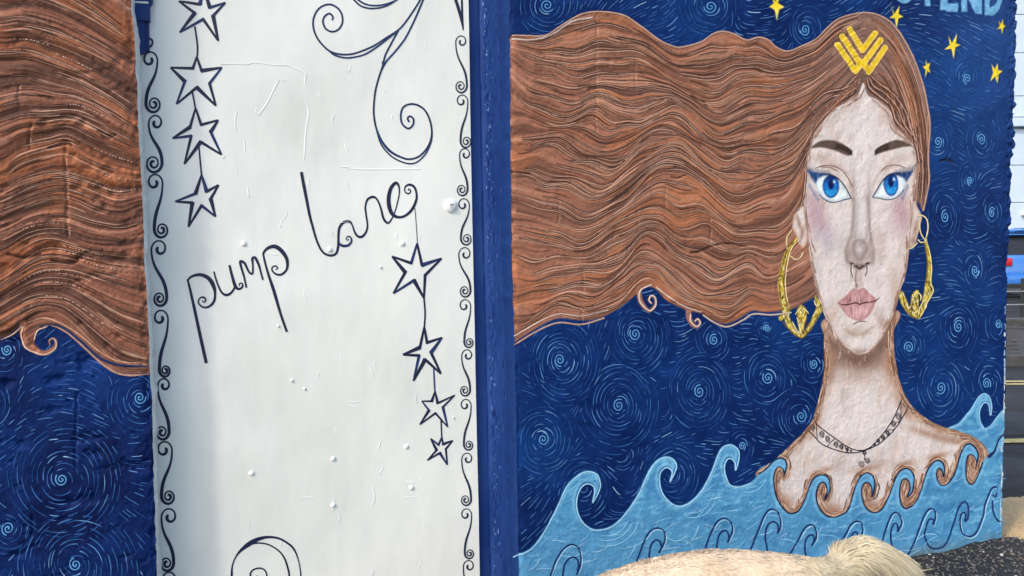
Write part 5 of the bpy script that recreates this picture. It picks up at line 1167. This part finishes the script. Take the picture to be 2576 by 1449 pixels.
def pebbles(name, n, mat, smin, smax):
    V, Fc = [], []
    for i in range(n):
        x = rng.uniform(1.6, 4.0); y = -abs(rng.normal(0, .28)) - .01 if rng.random() < .8 else rng.uniform(-1.2, 0)
        if x > 3.5: y = rng.uniform(-1.0, -.28)
        r = rng.uniform(smin, smax) * (1.6 if rng.random() < .08 else 1)
        h = np.interp(y, gy, hz[:, int(np.clip((x + 1.2) / 4.82 * 219, 0, 219))]) if -.75 < y < 0 else .002
        m = np.array(Matrix.Rotation(rng.uniform(0, 6), 3, 'Z')); s_ = r * rng.uniform(.6, 1.2, 3) * [1, 1, .65]
        V.append((iv * (1 + rng.normal(0, .13, (len(iv), 1))) * s_) @ m.T + [x, y, max(h, .002) + r * .2]); Fc.append(ifc + i * len(iv))
    return mesh_np(name, np.vstack(V), np.vstack(Fc), mat, kind='stuff', smoothf=False)
pebbles('gravel', 3600, M_PEB, .002, .008); pebbles('pale_gravel', 90, M_PEB2, .003, .009)

# =================================================================== BACKGROUND STREET
def local(d, l_, z=0.0): return Matrix.Translation(bg(d, l_, z)) @ Matrix.Rotation(rzv, 4, 'Z')
M_CAR = plain_mat('blue car paint', (.03, .16, .50), .25, .08, 8, 0, spec=.6); M_CAR.node_tree.nodes['Principled BSDF'].inputs['Coat Weight'].default_value = .8
M_GLASS = plain_mat('dark car glass', (.02, .022, .026), .08, .2, 5, 0)
M_BLK = plain_mat('black trim', (.02, .02, .02), .6, .2, 20, .1); M_TYRE = plain_mat('tyre', (.025, .025, .025), .85, .2, 60, .3)
M_RED = plain_mat('red lamp lens', (.55, .015, .03), .15, .15, 30, 0); M_CHR = plain_mat('silver trim', (.6, .6, .62), .25, .1, 30, 0, metal=1); M_PLATE = plain_mat('yellow plate', (.75, .62, .12), .4, .05, 20, 0)
cd_, cl_ = 18.5, 12.20
car = empty('parked_car', 'blue car seen from behind with red tail light, parked across the street', 'car', bg(cd_ + 2.1, cl_ + .9)); cxf = local(cd_, cl_)
def loft(sections):
    bb = B(); rows = [[bb.bm.verts.new(p) for p in s_] for s_ in sections]; n = len(rows[0])
    for a_, b_ in zip(rows, rows[1:]):
        for i in range(n): bb.bm.faces.new((a_[i], a_[(i + 1) % n], b_[(i + 1) % n], b_[i]))
    bb.bm.faces.new(rows[0][::-1]); bb.bm.faces.new(rows[-1]); return bb
def bsec(y, w, z0, z1, sh): x0, x1 = .9 - w, .9 + w; return [(x0 + .05, y, z0), (x1 - .05, y, z0), (x1, y, z0 + .12), (x1 + .01, y, (z0 + z1) / 2), (x1 - sh, y, z1), (x0 + sh, y, z1), (x0 - .01, y, (z0 + z1) / 2), (x0, y, z0 + .12)]
loft([bsec(0, .80, .36, .98, .06), bsec(.06, .87, .30, 1.08, .05), bsec(.5, .90, .25, 1.12, .05), bsec(2.0, .91, .22, 1.08, .05), bsec(3.2, .90, .22, 1.02, .06), bsec(4.0, .86, .26, .86, .10), bsec(4.3, .76, .34, .72, .12)]).build('body', M_CAR, car, cxf, True)
def csec(y, w, z0, z1): return [(.9 - w, y, z0), (.9 + w, y, z0), (.9 + w - .02, y, z0 + .1), (.9 + w - .08, y, z1 - .08), (.9 + w - .16, y, z1), (.9 - w + .16, y, z1), (.9 - w + .08, y, z1 - .08), (.9 - w + .02, y, z0 + .1)]
cab = loft([csec(.10, .84, 1.06, 1.14), csec(.34, .84, 1.06, 1.62), csec(.6, .85, 1.06, 1.70), csec(1.8, .85, 1.04, 1.72), csec(2.4, .84, 1.02, 1.60), csec(3.1, .82, .98, 1.06)]).build('cabin_glass', M_GLASS, car, cxf, True)
loft([csec(.36, .70, 1.66, 1.70), csec(.7, .72, 1.68, 1.745), csec(1.8, .72, 1.69, 1.755), csec(2.3, .68, 1.60, 1.66)]).build('roof', M_CAR, car, cxf, True)
for sx in (0, 1):
    x = .16 if sx == 0 else 1.64
    B().box((x, .02, .915), (.30, .14, .20), bev=.035).build('tail_light', M_RED, car, cxf, True)
    for y in (.75, 3.4):
        w = B().cyl((.07 if sx == 0 else 1.73, y, .33), (.27 if sx == 0 else 1.53, y, .33), .33, n=24).build('wheel', M_TYRE, car, cxf)
        B().cyl((.055 if sx == 0 else 1.745, y, .33), (.10 if sx == 0 else 1.70, y, .33), .20, n=18).build('rim', M_CHR, w, cxf)
    B().box((-.06 if sx == 0 else 1.86, 2.35, 1.10), (.16, .12, .13), bev=.03).build('wing_mirror', M_CAR, car, cxf, True)
    B().box((.035 if sx == 0 else 1.765, .42, 1.36), (.07, .10, .54), bev=.02, rx=.3).build('rear_pillar', M_CAR, car, cxf, True)
B().box((.9, -.05, .46), (1.66, .14, .26), bev=.05).build('rear_bumper', M_CAR, car, cxf, True)
B().box((.9, -.085, .33), (1.5, .10, .10), bev=.02).build('bumper_trim', M_BLK, car, cxf); B().box((.9, -.03, .76), (.52, .03, .12)).build('number_plate', M_PLATE, car, cxf)
B().box((.9, .30, 1.60), (1.2, .18, .03), bev=.01).build('rear_spoiler', M_CAR, car, cxf)

fence = empty('railing', 'low dark post and wire railing in front of the blue car', 'railing', bg(12.8, 9.5)); M_POST = plain_mat('dark railing post', (.03, .028, .026), .6, .3, 20, .2); M_WIRE = plain_mat('grey wire', (.38, .36, .34), .5, .2, 20, 0, metal=.4)
for k in range(5): B().box((0, 0, .40), (.13, .11, .82), bev=.012).build('railing_post', M_POST, fence, local(12.8, 7.2 + .85 * 2 * k - .0 + .02))
for z_ in (.12, .36, .59): B().cyl((-3.2, -.07, z_), (7.0, -.07, z_), .010, n=8).build('railing_wire', M_WIRE, fence, local(12.8, 9.5))
for k in range(5): pass
hd, hl0, hl1 = 26.0, 14.5, 30.0
M_HOUSE = plain_mat('pale blue white render', (.50, .60, .70), .8, .05, 2.5, .15, .003); M_JOINT = plain_mat('grey joint', (.34, .40, .47), .9, .1, 10, 0)  # joint tone: greyer and darker than the panels
house = empty('house', 'pale blue rendered house with grooved wall and string course behind the car', 'house', bg(hd + 4, (hl0 + hl1) / 2))
w_ = hl1 - hl0; cxm = (hl0 + hl1) / 2
B().box((0, 4.06, 5.5), (w_ - .1, 8, 11)).build('wall_core', M_JOINT, house, local(hd, cxm))
zj = [0, 1.0, 1.81, 2.76, 4.05, 5.31]; zj2 = [5.71, 6.43, 7.9, 9.2, 10.4, 11.6]
wl, wr, wb, wt = 17.95, 19.25, 2.40, 3.86
def panel(l0, l1, z0, z1): B().box(((l0 + l1) / 2 - cxm, 0, (z0 + z1) / 2), (l1 - l0, .14, z1 - z0 - .022), bev=.012).build('render_panel', M_HOUSE, house, local(hd, cxm))
for a_, b_ in list(zip(zj, zj[1:])) + list(zip(zj2, zj2[1:])):
    if b_ > wb and a_ < wt: panel(hl0, wl, a_, b_); panel(wr, hl1, a_, b_)
    else: panel(hl0, hl1, a_, b_)
B().box((0, -.10, 5.51), (w_ + .2, .36, .30), bev=.03).build('string_course', M_HOUSE, house, local(hd, cxm))
wn = B().box(((wl + wr) / 2 - cxm, .03, (wb + wt) / 2), (wr - wl, .05, wt - wb)).build('window', M_GLASS, house, local(hd, cxm))
M_WF = plain_mat('white window frame', (.75, .76, .74), .5, .05, 20, .1)
for x0, x1, z0, z1 in [(wl, wl + .09, wb, wt), (wr - .09, wr, wb, wt), (wl + .09, wr - .09, wt - .09, wt), (wl + .09, wr - .09, wb, wb + .09), ((wl + wr) / 2 - .03, (wl + wr) / 2 + .03, wb + .09, wt - .09)]:
    B().box(((x0 + x1) / 2 - cxm, -.03, (z0 + z1) / 2), (x1 - x0, .08, z1 - z0), bev=.008).build('window_frame', M_WF, wn, local(hd, cxm))
B().box(((wl + wr) / 2 - cxm, -.12, wb - .05), (wr - wl + .3, .3, .09), bev=.01).build('window_sill', M_WF, wn, local(hd, cxm))
B().prism([(-w_ / 2 - .3, 11.6), (w_ / 2 + .3, 11.6), (w_ / 2 - 2, 14), (-w_ / 2 + 2, 14)], -.4, 8.5).build('roof', plain_mat('slate', (.09, .095, .11), .6, .3, 6, .3), house, local(hd, cxm))

# =================================================================== DOG
DGY = -.86
sil = P("1440,1447 1464.7,1443 1545,1429 1610,1408 1690,1390 1782,1377 1873,1372 1916,1378 1964,1391 2004,1405") - [0, 5]
sx, sz = on_plane(sil[:, 0], sil[:, 1], DGY)
def back(x): return float(np.interp(x, sx, sz)) - .010
xq = lambda q, y: float(on_plane(np.array(float(q)), np.array(float(y)), DGY)[0])
xh, xs_ = xq(1935, 1385), xq(1500, 1438)
print('dog back', [(round(a, 3), round(b, 3)) for a, b in zip(sx, sz)], 'len', xh - xs_, 'cam', CAM)
hipz = back(xh)
dog = empty('dog', 'cream furred dog standing side on in front of the mural, head lowered to the left', 'dog', ((xh + xs_) / 2, DGY, 0))
sk = [];  ed = []; rad = []
def J(x, y, z, r, par=None):
    sk.append((x, DGY + y, z)); rad.append(r if isinstance(r, tuple) else (r, r))
    if par is not None: ed.append((par, len(sk) - 1))
    return len(sk) - 1
Ls = xh - xs_
def bz(t, r): x = xh - Ls * t; return x, back(x) - r
x, z = bz(0, .125); pel = J(x, 0, z, (.105, .125))
x, z = bz(.25, .12); p1 = J(x, 0, z, (.10, .12), pel)
x, z = bz(.55, .13); p2 = J(x, 0, z, (.115, .13), p1)
x, z = bz(.85, .14); p3 = J(x, 0, z, (.12, .14), p2)
x, z = bz(1.08, .13); p4 = J(x, 0, z - .01, (.10, .12), p3)
p5 = J(x - .12, -.01, z - .03, .085, p4); p6 = J(x - .24, -.02, z - .08, .075, p5)
hdj = J(x - .34, -.03, z - .13, (.072, .078), p6); mz = J(x - .44, -.035, z - .19, (.045, .042), hdj); ns = J(x - .50, -.04, z - .22, (.034, .03), mz)
for s_ in (-1, 1):
    a_ = J(xs_ - .03 + .02 * s_, .085 * s_, back(xs_) - .28, (.05, .06), p4); b_ = J(xs_ - .02 + .03 * s_, .09 * s_, .20, .034, a_); c_ = J(xs_ - .025 + .03 * s_, .09 * s_, .06, .028, b_); J(xs_ - .07 + .03 * s_, .09 * s_, .025, .028, c_)
    a_ = J(xh - .03, .085 * s_, hipz - .24, (.06, .075), pel); b_ = J(xh - .075 + .02 * s_, .09 * s_, .26, .045, a_); c_ = J(xh + .07 + .02 * s_, .09 * s_, .165, .03, b_); d_ = J(xh + .045 + .02 * s_, .09 * s_, .055, .027, c_); J(xh - .01 + .02 * s_, .09 * s_, .024, .028, d_)
tl = [(2040, 1440), (2090, 1436), (2130, 1416), (2174, 1402), (2225, 1412), (2275, 1432), (2310, 1452)]
tp = [on_plane(np.array(float(a)), np.array(float(b)), DGY) for a, b in tl]
prev = pel; tailpts = []
for i, (a, b) in enumerate(tp):
    r = [.045, .032, .03, .028, .025, .020, .012][i]; tailpts.append((float(a), DGY + .01 * i, float(b))); prev = J(float(a), .01 * i, float(b), r, prev)
me = bpy.data.meshes.new('dog_body'); me.from_pydata([Vector(v) - Vector(dog.location) for v in sk], ed, []); body = bpy.data.objects.new('dog_body', me); link(body, dog)
md = body.modifiers.new('skin', 'SKIN'); md.use_smooth_shade = True; body.modifiers.new('sub', 'SUBSURF').levels = 2; body.modifiers['sub'].render_levels = 2
for i, v in enumerate(me.skin_vertices[0].data): v.radius = rad[i]; v.use_root = (i == 0)
M_SKIN = plain_mat('cream undercoat', lin(C(226, 206, 178)), .8, .05, 40, .3); me.materials.append(M_SKIN)
bpy.context.view_layer.update()
dg = bpy.context.evaluated_depsgraph_get(); em = bpy.data.meshes.new_from_object(body.evaluated_get(dg))
body.modifiers.clear(); body.data = em; em.name = 'dog_body'
if not em.materials: em.materials.append(M_SKIN)
nv = len(em.vertices); bv = np.zeros(nv * 3, np.float32); em.vertices.foreach_get('co', bv); bv = bv.reshape(-1, 3) + np.array(dog.location)
em.calc_loop_triangles(); tri = np.zeros(len(em.loop_triangles) * 3, np.int32); em.loop_triangles.foreach_get('vertices', tri); tri = tri.reshape(-1, 3)
A_, B_, C_ = bv[tri[:, 0]], bv[tri[:, 1]], bv[tri[:, 2]]; cr = np.cross(B_ - A_, C_ - A_); ar = np.linalg.norm(cr, axis=1); nrm = cr / (ar[:, None] + 1e-12)
cen = (A_ + B_ + C_) / 3
if np.mean(np.sum(nrm * (cen - np.array([(xh + xs_) / 2, DGY, .35])), 1)) < 0: nrm = -nrm
tailx = tp[0][0] - .02
wgt = ar * np.where(cen[:, 2] > hipz - .2, 1.0, .35) * np.where(cen[:, 0] > tailx, 2.6, 1) * np.where((nrm[:, 1] > .3) & (cen[:, 2] < hipz - .06), .3, 1)
NF = 90000
ti = rng.choice(len(tri), NF, p=wgt / wgt.sum()); u, v = rng.random(NF), rng.random(NF); fl_ = u + v > 1; u[fl_], v[fl_] = 1 - u[fl_], 1 - v[fl_]
pt = A_[ti] * (1 - u - v)[:, None] + B_[ti] * u[:, None] + C_[ti] * v[:, None]; nn = nrm[ti]
istail = pt[:, 0] > tailx
comb = np.where(istail[:, None], np.array([.75, -.05, -.55]), np.array([.40, 0, -.65]))
tpa = np.array(tailpts); k_ = np.clip(np.searchsorted(tpa[:, 0], pt[:, 0]), 1, len(tpa) - 1); tdir = tpa[k_] - tpa[k_ - 1]; tdir /= np.linalg.norm(tdir, axis=1)[:, None]
comb = np.where(istail[:, None], tdir * .9 + np.array([.25, -.05, -.45]), comb)
cl = np.stack([N1.v(pt[:, 0] * 28, pt[:, 2] * 28 + pt[:, 1] * 20), N2.v(pt[:, 0] * 28, pt[:, 2] * 28 - pt[:, 1] * 20), N3.v(pt[:, 0] * 22 + 4, pt[:, 2] * 22)], 1) - .5
comb = comb + cl * np.where(istail, 1.0, .45)[:, None] + rng.normal(0, .12, (NF, 3))
comb -= nn * np.sum(comb * nn, 1)[:, None] * .8; comb /= np.linalg.norm(comb, axis=1)[:, None]
low = np.clip((.32 - pt[:, 2]) / .1, 0, 1); head = pt[:, 0] < xs_ - .2
tk = np.clip((pt[:, 0] - tailx) / .12, .25, 1); ln = np.where(istail, rng.uniform(.05, .13, NF) * tk, rng.uniform(.016, .032, NF) * (1 + .5 * (nn[:, 2] < -.2))); ln = np.where(head | (low > .5), rng.uniform(.008, .018, NF), ln)
rise = np.where(istail, .16 + .30 * np.clip((pt[:, 0] - tailx - .04) / .14, 0, 1), .50)[:, None]
t1 = pt + (nn * rise + comb * .85) * (ln * .5)[:, None]; t2 = t1 + (nn * .10 * (1 - istail[:, None]) + comb + np.array([0, 0, -.22]) * istail[:, None]) * (ln * .6)[:, None]
view = pt - CAM; sd_ = np.cross(comb, view); sd_ /= np.linalg.norm(sd_, axis=1)[:, None] + 1e-9
sd_ = sd_ + rng.normal(0, .35, (NF, 3)); wd = rng.uniform(.0006, .0014, NF)[:, None] * np.where(istail, 1.25, 1)[:, None]
base_ = pt - nn * .002
V = np.stack([base_ - sd_ * wd, base_ + sd_ * wd, t1 - sd_ * wd * .8, t1 + sd_ * wd * .8, t2], 1).reshape(-1, 3)
i5 = np.arange(NF) * 5
Fc = np.concatenate([np.stack([i5, i5 + 1, i5 + 3], 1), np.stack([i5, i5 + 3, i5 + 2], 1), np.stack([i5 + 2, i5 + 3, i5 + 4], 1)])
tone = np.clip(N1.fbm(pt[:, 0] * 16, pt[:, 2] * 16 + pt[:, 1] * 9, 3) + rng.normal(0, .10, NF), 0, 1)[:, None]
cb = C(196, 174, 146) + (C(222, 206, 182) - C(196, 174, 146)) * tone; ct = C(188, 172, 138) + (C(226, 216, 190) - C(188, 172, 138)) * tone
back_t = np.clip((pt[:, 0] - xh - .02) / .14, 0, 1)[:, None]; fc_ = cb * (1 - back_t) + ct * back_t
M_FUR, n, l, p = newmat('cream dog fur'); at = n.new('ShaderNodeAttribute'); at.attribute_name = 'paint'; l.new(at.outputs['Color'], p.inputs['Base Color']); p.inputs['Roughness'].default_value = .55; p.inputs['Specular IOR Level'].default_value = .3
p.inputs['Subsurface Weight'].default_value = 0.0
mesh_np('fur', V, Fc, M_FUR, dog, np.repeat(fc_, 5, 0), kind='stuff')
# face, ears: low at the left, mostly below the frame
hp_ = np.array(sk[hdj]); mzp = np.array(sk[mz]); nsp = np.array(sk[ns]); M_NOSE = plain_mat('dark nose', (.02, .017, .016), .3, .2, 50, .2); M_EAR = plain_mat('tan ear', lin(C(204, 164, 118)), .8, .15, 50, .3)
def ball(name, c, r, mat, sc=(1, 1, 1), rz=0):
    bb = B(); bmesh.ops.create_uvsphere(bb.bm, u_segments=16, v_segments=10, radius=r, matrix=Matrix.Translation(c) @ Matrix.Rotation(rz, 4, 'Y') @ Matrix.Diagonal((*sc, 1))); return bb.build(name, mat, dog, smoothf=True)
ball('nose', nsp + [-.028, 0, .006], .018, M_NOSE, (.8, 1.1, .8))
for s_ in (-1, 1):
    ball('eye', hp_ + [-.058, .042 * s_, .022], .011, M_NOSE)
    ball('ear', hp_ + [.015, .078 * s_, -.035], .062, M_EAR, (.7, .22, 1.15), .25)
    for k in (0, 1):
        pass
